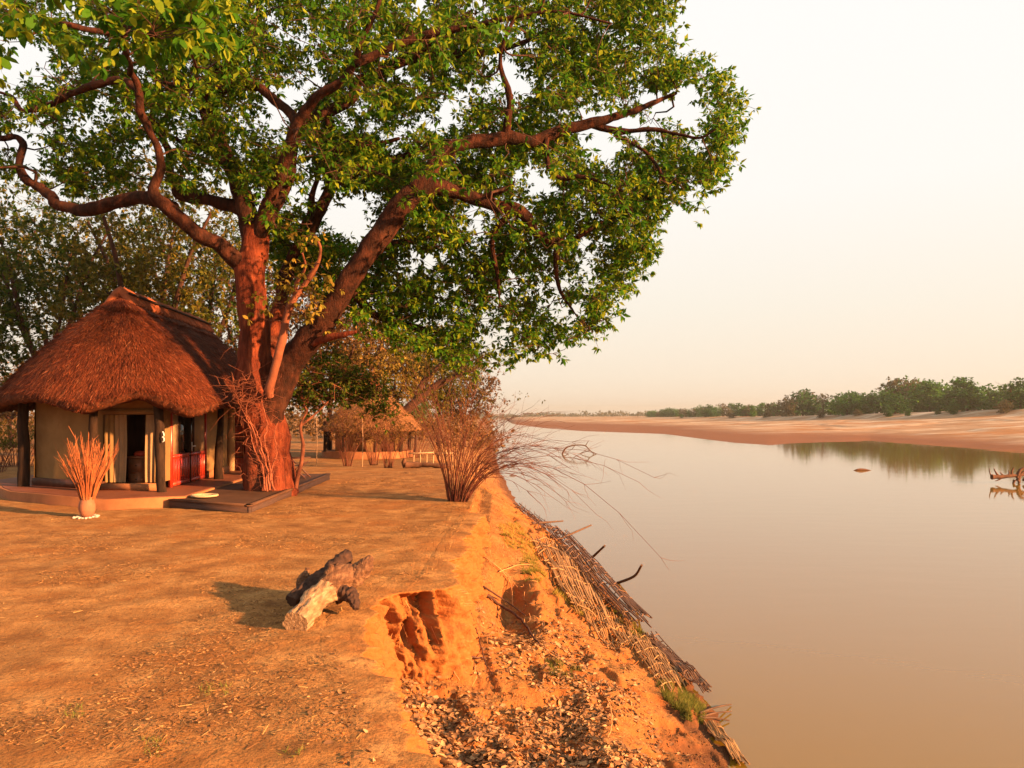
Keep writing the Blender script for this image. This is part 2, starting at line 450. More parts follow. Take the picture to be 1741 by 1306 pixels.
mb.add([[-60, -60, WATER-1.9], [2300, -60, WATER-1.9], [2300, 2350, WATER-1.9], [-60, 2350, WATER-1.9]], [[3, 2, 1, 0]])
o = mb.build('river', water_mat()); tag(o, 'calm silty river mirroring the pale sky', kind='structure')

# far bank: sand bars rising to the tree line
SBX = [860, 872, 925, 990, 1130, 1200, 1250, 1310, 1345, 1400, 1480, 1560, 1650, 1741, 1900, 2200, 2600, 3400]
SBS = [714.5, 721, 728, 733, 738, 747, 753, 757, 754, 752, 751, 757, 765, 773, 790, 815, 850, 900]
TRX = [860, 900, 1000, 1100, 1200, 1350, 1500, 1741, 2000, 2600, 3400]
TRY = [1300, 950, 800, 620, 480, 340, 275, 225, 190, 150, 120]
TRB = [709.5, 709.5, 709.5, 709.5, 709, 707.5, 703.5, 695, 692, 690, 690]
def far_z(px, Y):
    Y0 = 4.5 * FPX / (np.interp(px, SBX, SBS) - HY + 1e-6)
    Yt = np.maximum(np.interp(px, TRX, TRY), Y0 * 1.05); zt = CAMZ - (np.interp(px, TRX, TRB) - HY) / FPX * Yt
    t = (Y - Y0) / (Yt - Y0)
    X = (px - CX) / FPX * Y
    z = WATER + (zt - WATER) * np.where(t < 0, t, np.where(t < 1, 0.72 * t + 0.28 * sm(t, 0.86, 0.97), 1))
    z = z + 0.45 * fbm2(X, Y, 0.02, 4) * sm(t, 0.02, 0.3) * sm(t, 1.6, 0.9) + 0.16 * fbm2(X, Y * 1.5, 0.14, 4, 2.0) * sm(t, 0.0, 0.05)
    z = z + 0.30 * sm(fbm2(X, Y, 0.03, 3, 7.0), -.02, .06) * sm(t, .2, .3) * sm(t, .9, .7)
    # rippled wet flats with thin sheets of water on the right
    wet = sm(px, 1420, 1520) * sm(t, 0.22, 0.0)
    z = z + wet * (0.10 * np.sin(Y * 1.2 + X * 0.25 + 3 * fbm2(X, Y, 0.05, 3)) - 0.16 * sm(t, .16, .05))
    return np.maximum(z, WATER - 1.5)
pxs = np.concatenate([np.arange(862, 1780, 4), np.arange(1780, 3400, 30)])
ts = np.concatenate([np.linspace(-0.08, 0.3, 110), np.linspace(0.306, 1.1, 120), np.geomspace(1.12, 4, 30)])
PX, TT = np.meshgrid(pxs, ts)
Y0 = 4.5 * FPX / (np.interp(PX, SBX, SBS) - HY + 1e-6); Yt = np.maximum(np.interp(PX, TRX, TRY), Y0 * 1.05)
YY = np.minimum(Y0 + (Yt - Y0) * TT, 2300 - PX * 0.02)
mb = MB(); mb.grid(np.stack([(PX - CX) / FPX * YY, YY, far_z(PX, YY)], -1))
def sand_mat():
    m = mat('sand', [(0.3, (0.20, 0.115, 0.060)), (0.48, (0.28, 0.185, 0.11)), (0.62, (0.41, 0.335, 0.25))], sc=0.05, detail=8, rough=0.95, spec=0.1,
            stretch=(1, 2.5, 1), bump=0.4, bsc=0.6, bdist=0.3,
            second=[(0.035, 0.50, 0.62, (0.26, 0.125, 0.05)), (0.3, 0.58, 0.72, (0.20, 0.11, 0.055))])
    N, L = m.node_tree.nodes, m.node_tree.links
    bs = next(n for n in N if n.type == 'BSDF_PRINCIPLED')
    src = bs.inputs['Base Color'].links[0].from_socket
    g = N.new('ShaderNodeNewGeometry'); sp = N.new('ShaderNodeSeparateXYZ'); L.new(g.outputs['Position'], sp.inputs[0])
    r = N.new('ShaderNodeMapRange'); r.inputs[1].default_value = WATER + 1.0; r.inputs[2].default_value = WATER + 0.35
    L.new(sp.outputs['Z'], r.inputs[0])
    x = N.new('ShaderNodeMix'); x.data_type = 'RGBA'; L.new(r.outputs[0], x.inputs[0]); L.new(src, x.inputs[6])
    x.inputs[7].default_value = (0.16, 0.07, 0.035, 1)
    L.new(x.outputs[2], bs.inputs['Base Color'])
    return m
o = mb.build('sandbank', sand_mat(), smooth=True); tag(o, 'pale sand bars and wet mud flats of the far river bank', kind='structure')
# ------------------------------------------------------------------ materials of the buildings
m_thatch = mat('thatch', [(0.3, (0.03, 0.010, 0.006)), (0.5, (0.08, 0.025, 0.011)), (0.72, (0.16, 0.05, 0.02))], sc=5, detail=9, bump=0.9, bsc=30, bdist=0.04, spec=0.1,
               second=[(0.7, 0.54, 0.68, (0.085, 0.034, 0.016))])
m_straw = mat('thatch_straw', [(0.3, (0.06, 0.018, 0.008)), (0.7, (0.16, 0.05, 0.018))], sc=1.2, spec=0.12,
              second=[(0.9, .48, .64, (0.035, .009, .005))], island=(0.62, [(0.0, (0.02, 0.005, 0.003)), (0.4, (0.10, 0.018, 0.007)), (0.75, (0.23, 0.045, 0.014)), (0.97, (0.36, 0.09, 0.03)), (1.0, (0.6, 0.25, 0.11))]))
m_ridge = mat('ridge_reed', [(0.3, (0.20, 0.05, 0.018)), (0.7, (0.34, 0.09, 0.032))], sc=8, bump=0.5, bsc=50, island=(0.5, (0.2, 0.07, 0.025)))
m_canvas = mat('canvas', [(0.3, (0.17, 0.098, 0.038)), (0.7, (0.235, 0.14, 0.056))], sc=1.5, rough=0.9, bump=0.12, bsc=60, spec=0.1,
               second=[(0.9, 0.52, 0.75, (0.15, 0.08, 0.03)), (4.0, .58, .75, (.17, .09, .035))])
m_curtain = mat('curtain_cloth', [(0.3, (0.26, 0.16, 0.08)), (0.7, (0.33, 0.21, 0.11))], sc=2, rough=0.9, bump=0.1, bsc=80, spec=0.1, trans=0.15)
m_post = mat('dark_pole', [(0.3, (0.012, 0.008, 0.006)), (0.7, (0.045, 0.024, 0.014))], sc=4, stretch=(3, 3, 0.6), bump=0.6, bsc=14, rough=0.9, spec=.08)
m_cement = mat('tinted_cement', [(0.3, (0.22, 0.085, 0.034)), (0.7, (0.33, 0.135, 0.054))], sc=2.2, bump=0.3, bsc=25, rough=0.85, spec=0.2,
               second=[(1.1, 0.55, 0.75, (0.24, 0.09, 0.04)), (9.0, 0.62, 0.8, (0.2, 0.08, 0.035))])
m_floor = mat('polished_floor', [(0.3, (0.12, 0.038, 0.019)), (0.7, (0.19, 0.064, 0.03))], sc=1.5, rough=0.6, bump=0.1, bsc=20, spec=0.2)
m_deck = mat('dark_deck', [(0.3, (0.05, 0.024, 0.014)), (0.7, (0.10, 0.048, 0.025))], sc=1.4, rough=0.75, bump=0.3, bsc=22, spec=0.12, second=[(0.8, 0.5, 0.72, (0.10, 0.045, 0.022))])
m_deckedge = mat('deck_edge', [(0.3, (0.03, 0.015, 0.010)), (0.7, (0.065, 0.03, 0.018))], sc=3, stretch=(.6, .6, 6), rough=0.65, bump=0.4, bsc=18)
m_redwood = mat('red_wood', [(0.3, (0.20, 0.014, 0.006)), (0.5, (0.34, 0.026, 0.010)), (0.7, (0.48, 0.06, 0.02))], sc=2.5, stretch=(6, 6, 0.5), rough=0.35, spec=0.5, bump=0.1, bsc=8)
m_dkwood = mat('dark_wood', [(0.3, (0.05, 0.018, 0.010)), (0.7, (0.10, 0.034, 0.017))], sc=3, stretch=(5, 5, 0.6), rough=0.5, bump=0.2, bsc=12)
m_chest = mat('brown_wood', [(0.3, (0.14, 0.05, 0.022)), (0.7, (0.24, 0.09, 0.036))], sc=3, stretch=(5, 5, 0.6), rough=0.45, bump=0.15, bsc=12)
m_redreed = mat('red_reed', [(0.3, (0.30, 0.028, 0.010)), (0.7, (0.46, 0.06, 0.018))], sc=6, stretch=(1, 1, 0.4), island=(0.5, (0.2, 0.02, 0.008)), rough=0.6)
m_glass = bpy.data.materials.new('dark_glass'); m_glass.use_nodes = True
_b = m_glass.node_tree.nodes['Principled BSDF']; _b.inputs['Base Color'].default_value = (0.012, 0.008, 0.006, 1); _b.inputs['Roughness'].default_value = 0.06
m_metal = mat('worn_metal', [(0.3, (0.5, 0.47, 0.42)), (0.7, (0.7, 0.66, 0.6))], sc=20, rough=0.35, spec=0.6)
m_plaster = mat('plaster', [(0.3, (0.48, 0.30, 0.15)), (0.7, (0.56, 0.37, 0.20))], sc=3, bump=0.2, bsc=30)

# ------------------------------------------------------------------ the thatched hut
HC = np.array([-11.3, 21.05]); HD = unit([-0.087, 0.996]); HE = np.array([HD[1], -HD[0]])
def hp(a, z=None):
    """hut plan coordinates (right, back) -> world"""
    a = np.asarray(a, float)
    p = HC + a[..., 0:1] * HE + a[..., 1:2] * HD
    if z is None: return p
    return np.concatenate([p, np.broadcast_to(np.asarray(z, float)[..., None] if np.ndim(z) else np.full(p.shape[:-1] + (1,), z), p.shape[:-1] + (1,))], -1)
PZ = 0.25
hut = thing('thatched_hut', 'thatched hut with canvas walls and red door panels beside the big tree', 'hut', (*HC, 0))
plin = [(-2.55,-1.25),(-1.8,-2.15),(1.45,-4.25),(3.12,-3.72),(3.12,8.6),(-4.2,8.6),(-4.2,1.35)]
mb = MB(); mb.prism(hp(plin), -0.3, PZ - 0.012); mb.build('plinth', m_cement, hut)
mb = MB(); pin = [(-2.50,-1.20),(-1.78,-2.08),(1.44,-4.18),(3.06,-3.67),(3.06,8.5),(-4.1,8.5),(-4.1,1.35)]
mb.prism(hp(pin), PZ - 0.011, PZ); mb.build('floor_screed', m_floor, hut)

# roof
EAVE = np.array([(-3.4,-.3,2.36),(-2.3,-1.55,2.54),(-.95,-2.62,2.58),(.05,-3.18,2.38),(.55,-3.38,2.30),(1.1,-3.40,2.44),(1.85,-3.30,2.64),(2.5,-3.28,2.42),(3.08,-3.1,2.20),
                 (3.3,-2.3,2.34),(3.2,-1.2,2.44),(3.15,.4,2.47),(3.12,2.2,2.40),(3.1,4.2,2.46),(3.05,6.2,2.40),(2.7,8.4,2.42),(1.2,9.8,2.42),(-.6,10.2,2.40),
                 (-2.6,9.6,2.42),(-3.7,8,2.40),(-3.9,5.5,2.42),(-3.9,3,2.44),(-3.8,1.2,2.40)])
EAVE[:, 2] += 0.20
ev = spline(EAVE, 14, closed=True); nE = len(ev)
RZ, RL = 5.50, 7.0
def roof_pt(i, t, lift=0.0):
    """i: float index arrays along the eave, t: 0 ridge .. 1 eave"""
    i0 = np.floor(i).astype(int) % nE; f = (i - np.floor(i))[..., None]
    e = ev[i0] * (1 - f) + ev[(i0 + 1) % nE] * f
    rv = np.clip(e[..., 1] * 0.80 + 0.2, 0.0, RL); r = np.stack([-0.085 * rv * 0, rv, np.full_like(rv, RZ)], -1)
    t = np.asarray(t, float)[..., None]
    bulge = 0.32 * np.sin(np.pi * np.clip(t, 0, 1)) - 0.05 * sm(t, .82, 1.05)
    p = r * (1 - t) + e * t
    p[..., 2] += (bulge + lift)[..., 0] if np.ndim(lift) else bulge[..., 0] + lift
    return p
def roof_w(p): return np.concatenate([hp(p[..., :2]), p[..., 2:3]], -1)
ii = np.arange(nE, dtype=float)
tl = np.concatenate([np.linspace(0.0, 0.99, 46), ])
rows = []
for t in tl:
    p = roof_w(roof_pt(ii, np.full(nE, t), 0.0))
    step = 0.11 * (t < 0.20)
    n = fbm(p * np.array([3.0, 3.0, 1.2]), 4) * 0.05 + fbm(p * 0.9, 2) * 0.06
    p[:, 2] += (n + step); rows.append(p)
e_out = roof_w(roof_pt(ii, np.full(nE, 1.0)))
for dz, k in ((-0.05, 1.0), (-0.13, 0.995), (-0.20, 0.97), (-0.23, 0.93)):
    p = roof_w(roof_pt(ii, np.full(nE, k))); p[:, 2] = e_out[:, 2] + dz + fbm(p * 6, 3) * 0.05; rows.append(p)
for t in (0.8, 0.5, 0.2, 0.02):
    p = roof_w(roof_pt(ii, np.full(nE, t), -0.30)); rows.append(p)
mb = MB(); mb.grid(np.array(rows), wrap=True, flip=True)
roof = mb.build('roof', m_thatch, hut, smooth=True)
# loose thatch straws, following the fall of the roof
N = 90000
fi = rng.random(N) * nE; ft = np.sqrt(rng.random(N)) * 0.98 + 0.015
vis = (ev[fi.astype(int) % nE][:, 1] < 9.0); fi, ft = fi[vis], ft[vis]; N = len(fi)
p0 = roof_w(roof_pt(fi, ft, 0.035)); p1 = roof_w(roof_pt(fi + rng.normal(0, .25, N), np.minimum(ft + 0.06, 1.03), 0.035))
p0[:, 2] += fbm(p0 * np.array([3.0, 3.0, 1.2]), 4) * 0.05 + fbm(p0 * 0.9, 2) * 0.06 + 0.11 * (ft < .2)
ax = unit(p1 - p0 + rng.normal(0, .05, (N, 3)) + np.array([0, 0, .05]))
side = unit(np.cross(ax, [0, 0, 1.0])); nr = unit(np.cross(side, ax)) + rng.normal(0, .22, (N, 3))
blade = ([[0, -.5, 0], [1, -.3, .0], [1, .3, .0], [0, .5, 0]], [[0, 1, 2], [0, 2, 3]])
mb = MB(); mb.scatter(*blade, p0 + nr * 0.012, ax, nr, rng.uniform(.10, .30, N), rng.uniform(.005, .010, N))
# fringe of the eave
N = 9000; fi = rng.random(N) * nE
p0 = roof_w(roof_pt(fi, rng.uniform(.955, 1.0, N), 0.0)); p0[:, 2] -= rng.uniform(-.03, .20, N)
cen = np.concatenate([hp(np.stack([np.zeros(N), np.clip(ev[fi.astype(int) % nE][:, 1], 0, RL)], 1)), p0[:, 2:3]], 1)
ax = unit(p0 - cen) * 0.9 + np.stack([rng.normal(0, .2, N), rng.normal(0, .2, N), rng.uniform(-1.2, -.3, N)], 1)
mb.scatter(*blade, p0 - unit(ax) * 0.08, ax, rng.normal(0, 1, (N, 3)), rng.uniform(.07, .17, N), rng.uniform(.006, .013, N))
# edge of the upper thatch layer
N = 5000; fi = rng.random(N) * nE; ft = rng.uniform(.185, .215, N)
p0 = roof_w(roof_pt(fi, ft, 0.06)); p1 = roof_w(roof_pt(fi, ft + .06, .03)); ax = unit(p1 - p0 + rng.normal(0, .08, (N, 3)))
mb.scatter(*blade, p0, ax, rng.normal(0, .5, (N, 3)) + [0, 0, 1], rng.uniform(.10, .2, N), rng.uniform(.008, .018, N))
st = mb.build('thatch_straw', m_straw, roof); st['kind'] = 'stuff'
# ridge of bound reed bundles, each laid over the ridge
ra, rb = np.array([0, -0.12]), np.array([0.0, RL + .15])
nb = 26
bund = None
for k in range(nb):
    f = (k + .5) / nb; c = ra + (rb - ra) * f; g = (rb - ra) / nb
    sec = []
    for q in np.linspace(-1, 1, 9):
        sec.append([c[0] + q * 0.36, c[1] + 0, RZ + 0.30 - 0.46 * abs(q) ** 1.2 + rng.normal(0, .006)])
    sec = np.array(sec); w = roof_w(sec)
    mbk = MB(); mbk.tube(w, np.linalg.norm(g) * 0.47 * (1 + rng.normal(0, .06)), n=7)
    mbk.build('ridge_bundle', m_ridge, roof, smooth=True)
mb = MB()
for q in (-.30, .30):
    mb.tube(roof_w(np.array([[q, y, RZ + 0.20] for y in np.linspace(ra[1], rb[1], 12)])), 0.035, n=6)
mb.build('ridge_binding', m_post, roof, smooth=True)

# posts
for (a, b, r, lean) in [(-2.2,-.85,.135,.02),(.35,-2.35,.12,.0),(2.18,-2.72,.125,-.05),(2.42,1.05,.12,.03),(2.42,4.3,.11,0),(2.42,7.4,.11,0),(-3.0,2.2,.12,0),(-3.0,5.5,.12,0)]:
    b0 = hp([a, b]); zz = np.linspace(PZ - .02, 2.88, 9)
    P_ = np.stack([b0[0] + lean * (zz - PZ) * 1.0 + .02 * np.sin(zz * 3 + a), b0[1] + .02 * np.cos(zz * 2.3 + b), zz], 1)
    mb = MB(); mb.tube(P_, r * (1 - .05 * (zz - 1)), n=14, nz=[(0.06, 2.5, .5), (.03, 9, .4)]); mb.build('post', m_post, hut, smooth=True)

def sheet(mb, a, b, z0, z1, amp=.02, freq=9.0, nx_=40, nz_=14, ph=0.0, taper=0.0, thick=.012):
    """hanging cloth between two plan points"""
    a, b = hp(a), hp(b); d = b - a; n = unit(np.array([d[1], -d[0]])); Lh = np.linalg.norm(d)
    u = np.linspace(0, 1, nx_); v = np.linspace(0, 1, nz_)
    U, Vv = np.meshgrid(u, v)
    off = amp * np.sin(U * Lh * freq + ph + 1.5 * fbm2(U * 3, Vv * 0.7, 1.0, 2, ph)) * (0.4 + 0.6 * (1 - Vv)) + amp * 1.2 * fbm2(U * Lh * 1.5, Vv * 1.5, 1.0, 3, ph + 3)
    uu = U + taper * (U - .5) * np.sin(np.pi * Vv)
    G_ = np.stack([a[0] + d[0] * uu + n[0] * off, a[1] + d[1] * uu + n[1] * off, z0 + (z1 - z0) * Vv], -1)
    G2 = G_.copy(); G2[..., 0] -= n[0] * thick; G2[..., 1] -= n[1] * thick
    mb.grid(G_); mb.grid(G2, flip=True); return mb
def panel(mb, a, b, z0, z1, t=.05):
    a, b = hp(a), hp(b); d = b - a; L_ = np.linalg.norm(d)
    return mb.box([*(a + b) / 2, (z0 + z1) / 2], [L_, t, z1 - z0], rz=math.atan2(d[1], d[0]))
ZT = 2.76
w1, w2, w3 = (-2.0,-.62), (.45,-2.02), (2.0,-2.25)
def lerp2(a, b, t): return (a[0] + (b[0]-a[0]) * t, a[1] + (b[1]-a[1]) * t)
# canvas walls
for a, b, fr in [(w1, w2, 3.5), (w1, (-2.55, 2.2), 4.0), ((-2.55, 2.2), (-2.55, 7.6), 4.0), ((-2.55, 7.6), (1.95, 7.6), 4.0), ((1.95, 1.28), (1.95, 3.6), 6.0), ((1.95, 4.75), (1.95, 7.6), 5.0), ((2.0, -2.2), (1.96, -1.55), 7.0)]:
    mb = MB(); sheet(mb, a, b, PZ + .20, ZT, .03, fr, 36, 14, ph=a[0]); mb.build('canvas_wall', m_canvas, hut, smooth=True)
# low kerb under the canvas
for a, b in [(w1, w2), (w1, (-2.55, 2.2)), ((1.95, 1.28), (1.95, 3.6))]:
    mb = MB(); panel(mb, a, b, PZ - .005, PZ + .22, .16); mb.build('wall_kerb', m_dkwood if a == w1 and b == w2 else m_cement, hut)
# window bay between the second and third post
win = MB(); panel(win, w2, w3, PZ - .004, PZ + .17, .26); wn_o = win.build('window_sill', m_cement, hut)
mb = MB(); panel(mb, lerp2(w2, w3, -.02), lerp2(w2, w3, 1.02), 2.22, 2.36, .12); mb.build('window_lintel', m_canvas, hut)
mb = MB(); panel(mb, lerp2(w2, w3, -.02), lerp2(w2, w3, 1.02), 2.362, 2.90, .06); mb.build('canvas_valance', m_canvas, hut)
for lo, hi, ph in ((0.0, .165, .3), (.165, .36, 1.2), (.70, .865, 2.1), (.865, 1.0, 3.3)):
    q = .05 if lo in (0.0, .865) else 0.0
    a, b = lerp2(w2, w3, lo), lerp2(w2, w3, hi); a = (a[0], a[1] + .10 - q); b = (b[0], b[1] + .10 - q)
    mb = MB(); sheet(mb, a, b, PZ + .19, 2.21, .035, 44, 34, 14, ph=ph, taper=.12 if lo in (.165, .70) else 0.0)
    mb.build('curtain', m_curtain if q == 0 else m_canvas, hut, smooth=True)
# room behind: partition, then the door wall
mb = MB(); panel(mb, (-2.0, .6), (1.8, .6), PZ, ZT, .05); mb.build('partition', m_dkwood, hut)
# double door, river side: plan x = 1.95, from -1.5 to 1.25
dx_ = 1.95
mb = MB()
for y in (-1.52, 1.26): panel(mb, (dx_, y - .04), (dx_, y + .04), PZ, 2.5, .10)
panel(mb, (dx_, -1.475), (dx_, 1.215), 2.36, 2.5, .09)
door = mb.build('door_frame', m_redwood, hut)
panes = [(-1.47, -1.02, 'c'), (-.98, -.17, 'g'), (-.07, .28, 'g'), (.32, 1.20, 'c')]
for y0, y1, k in panes:
    mb = MB(); panel(mb, (dx_, y0), (dx_, y1), 1.12, 2.355, .014); mb.build('pane' if k == 'g' else 'cloth_pane', m_glass if k == 'g' else m_curtain, door)
for y0, y1 in ((-1.47, -.14), (-.10, 1.21)):
    mb = MB(); mb2 = MB()
    panel(mb, (dx_, y0), (dx_, y1), 1.02, 1.115, .07); panel(mb, (dx_, y0), (dx_, y1), PZ + .02, PZ + .12, .07)
    for y in (y0 + .04, y1 - .04): panel(mb, (dx_, y - .04), (dx_, y + .04), PZ + .125, 1.015, .066)
    fr = mb.build('door_leaf', m_redwood, hut)
    nbrd = 6
    for k in range(nbrd):
        q0 = y0 + .085 + (y1 - y0 - .17) * k / nbrd; q1 = y0 + .085 + (y1 - y0 - .17) * (k + 1) / nbrd
        mb = MB(); panel(mb, (dx_ + rng.uniform(-.004, .004), q0 + .003), (dx_, q1 - .003), PZ + .126, 1.014, .03); mb.build('board', m_redwood, fr)
mb = MB(); panel(mb, (dx_ + .005, -.138), (dx_ + .005, -.102), PZ + .02, 2.355, .10); mb.build('door_stile', m_post, hut)
mb = MB(); panel(mb, (dx_, .285), (dx_, .315), 1.12, 2.355, .03); mb.build('glazing_bar', m_dkwood, door); mb = MB(); panel(mb, (dx_, -1.015), (dx_, -.985), 1.12, 2.355, .03); mb.build('glazing_bar', m_dkwood, door)
h0 = hp([dx_ + .075, -.06]); h1 = hp([dx_ + .11, .10])
mb = MB(); panel(mb, (dx_ + .062, -.075), (dx_ + .062, -.035), 1.15, 1.42, .012); mb.beam([*h0, 1.30], [*h1, 1.30], .02, .025)
mb.build('door_handle', m_metal, hut)
# lamp hook on the third post
c = hp([2.18 + .02, -2.72 - .14]); mb = MB()
mb.tube([[c[0] + .05, c[1], 1.78], [c[0] + .09, c[1] - .03, 1.74], [c[0] + .10, c[1] - .03, 1.68], [c[0] + .05, c[1] - .02, 1.65], [c[0] + .10, c[1] - .03, 1.62], [c[0] + .10, c[1] - .03, 1.56], [c[0] + .05, c[1], 1.53]], .018, n=6)
mb.build('hook', m_metal, hut, smooth=True)
# plastered pier and red reed screen at the verandah end
mb = MB(); panel(mb, (1.66, 4.55), (1.93, 4.55), PZ, 2.74, .26); mb.build('pier', m_plaster, hut)
rs = None
mbr = MB()
for z in (.72, 1.30, 1.86): panel(mbr, (1.94, 4.50), (3.35, 4.50), z - .02, z + .02, .05)
rs = mbr.build('reed_screen', m_dkwood, hut)
for k in range(35):
    x = 1.96 + k * .04 + rng.normal(0, .004); zt = 2.35 + rng.normal(0, .04); c = hp([x, 4.53 + .012 * (k % 2)])
    mb = MB(); mb.tube([[c[0], c[1], PZ + .01], [c[0] + rng.normal(0, .006), c[1], 1.3], [c[0] + rng.normal(0, .01), c[1], zt]], .019, n=6); mb.build('reed', m_redreed, rs, smooth=True)

# wooden chest inside the window
c0 = hp([1.12, -1.45]); ch = thing('wooden_chest', 'brown wooden cabinet standing inside the open hut window between the curtains', 'cabinet', (*c0, PZ))
rz = math.atan2(HE[1], HE[0])
mb = MB(); mb.box([*c0, PZ + .40], [.42, .40, .80], rz); mb.build('carcass', m_chest, ch)
mb = MB(); mb.box([*c0, PZ + .825], [.52, .48, .05], rz); mb.build('top', m_chest, ch)
for zc in (PZ + .22, PZ + .58):
    f = hp([1.12, -1.45 - .213]); mb = MB(); mb.box([*f, zc], [.34, .024, .30], rz); d_ = mb.build('drawer', m_chest, ch)
    f = hp([1.12, -1.45 - .235]); mb = MB(); mb.box([*f, zc + .02], [.05, .02, .02], rz); mb.build('knob', m_post, d_)
mb = MB(); f = hp([1.18, -1.45]); mb.lathe([*f, PZ + .85], [(.001, 0), (.16, .0), (.19, .05), (.15, .11), (.05, .14), (.001, .145)], 14, nz=(.2, 8))
o = mb.build('folded_blanket', m_redreed, smooth=True); tag(o, 'crumpled reddish cloth lying on the cabinet inside the hut window', 'cloth')

# ------------------------------------------------------------------ deck under the tree
DZ = 0.20
deckp = np.array([[-8.17, 17.38], [-5.82, 16.2], [-6.25, 25.0], [-8.85, 25.0]])
deck = thing('deck', 'low dark deck with a sharp corner around the foot of the big tree', 'deck', (-7, 18.5, 0))
mb = MB(); mb.prism(deckp + np.array([[.06, .03], [-.06, .10], [-.06, -.05], [0, -.05]]), -.2, DZ - .004); mb.build('deck_slab', m_deck, deck)
for a, b in ((0, 1), (1, 2)):
    A3, B3 = np.array([*deckp[a], 0]), np.array([*deckp[b], 0])
    mb = MB(); n = unit(np.cross([0, 0, 1.], B3 - A3)); off = n * .03
    mb.beam(A3 + off + [0, 0, .035], B3 + off + [0, 0, .035], .06, .27); mb.build('fascia_board', m_deckedge, deck)
    mb = MB(); mb.beam(A3 + off * 1.6 + [0, 0, .187], B3 + off * 1.6 + [0, 0, .187], .16, .035); mb.build('edge_board', m_deck, deck)
mb = MB(); mb.beam([-8.16, 17.5, .215], [-8.75, 24.8, .215], .035, .05); mb.build('joint_strip', m_cement, deck)

c = at(348, 847, 17.75); c[2] = DZ + .004
wt = thing('woven_tray', 'round pale woven tray lying on the dark deck', 'tray', c)
m_weave = mat('pale_weave', [(0.3, (0.34, 0.23, 0.12)), (0.7, (0.48, 0.35, 0.2))], sc=30, bump=.4, bsc=60)
mb = MB(); mb.lathe(c, [(.001, .012), (.20, .012), (.20, .03), (.001, .03)], 28); mb.build('tray_base', m_weave, wt)
for r, zz in ((.06, .035), (.11, .036), (.16, .038), (.21, .042), (.255, .05), (.29, .055)):
    a = np.linspace(0, 2 * math.pi, 37); mb = MB(); mb.tube(np.stack([c[0] + r * np.cos(a), c[1] + r * np.sin(a), np.full(37, c[2] + zz - .01)], 1), .026 if r > .2 else .02, n=6, caps=False)
    mb.build('coil', m_weave, wt, smooth=True)

# camp chair behind the trunk
c = np.array([-6.9, 23.3, DZ])
chr_ = thing('camp_chair', 'folding wooden camp chair with dark sling half hidden behind the trunk', 'chair', c)
m_sling = mat('sling_canvas', [(0.3, (0.10, 0.05, 0.025)), (0.7, (0.15, 0.075, 0.035))], sc=6)
for y in (-.28, .28):
    for a, b in (((-.25, y, 0), (.32, y, .52)), ((.38, y, 0), (-.2, y, .55))):
        mb = MB(); mb.beam(c + a, c + b, .035, .05, up=(0, 1, 0)); mb.build('leg', m_dkwood, chr_)
    mb = MB(); mb.beam(c + (-.22, y, .5), c + (-.50, y, 1.05), .03, .045, up=(0, 1, 0)); mb.build('back_post', m_dkwood, chr_)
    mb = MB(); mb.beam(c + (-.36, y * 1.05, .62), c + (.38, y * 1.05, .64), .07, .025); mb.build('armrest', m_dkwood, chr_)
mb = MB(); mb.beam(c + (.28, -.3, .06), c + (.28, .3, .06), .03, .03); mb.beam(c + (.3, -.3, .48), c + (.3, .3, .48), .03, .03); mb.build('stretcher', m_dkwood, chr_)
q = np.linspace(0, 1, 12); y = np.linspace(-.26, .26, 6)
mb = MB(); gx = .33 - .53 * q; gz = .49 - .10 * np.sin(math.pi * q)
mb.grid(np.stack([np.broadcast_to((c[0] + gx)[:, None], (12, 6)), np.broadcast_to(c[1] + y, (12, 6)), np.broadcast_to((c[2] + gz)[:, None], (12, 6))], -1)); mb.build('seat', m_sling, chr_, smooth=True)
mb = MB(); gx = -.24 - .25 * q; gz = .52 + .50 * q
mb.grid(np.stack([np.broadcast_to((c[0] + gx + .03)[:, None], (12, 6)), np.broadcast_to(c[1] + y, (12, 6)), np.broadcast_to((c[2] + gz)[:, None], (12, 6))], -1)); mb.build('backrest', m_sling, chr_, smooth=True)

# ------------------------------------------------------------------ clay pot, reeds, pebbles
pc = at(148, 880, 15.75); pc[2] = float(tz(pc[0], pc[1])) - .01
m_pot = mat('clay_pot', [(0.3, (0.20, 0.075, 0.04)), (0.7, (0.33, 0.125, 0.06))], sc=4, bump=.3, bsc=30, rough=.8, second=[(3.0, .55, .7, (.16, .075, .05))])
pot = MB(); pot.lathe(pc, [(.001, 0), (.09, 0), (.13, .07), (.165, .18), (.165, .28), (.135, .37), (.115, .41), (.135, .44), (.12, .44), (.10, .40), (.10, .2), (.001, .19)], 24, nz=(.03, 4))
o = pot.build('clay_pot', m_pot, smooth=True); tag(o, 'round brown clay pot by the corner of the hut plinth', 'pot')
m_dryreed = mat('dry_reed', [(0.3, (0.30, 0.085, 0.028)), (0.7, (0.46, 0.16, 0.05))], sc=3, island=(.7, (.20, .05, .016)))
reed = thing('reed_bunch', 'bunch of dry orange reeds fanning up out of the clay pot', 'dry reeds', pc + [0, 0, .2])
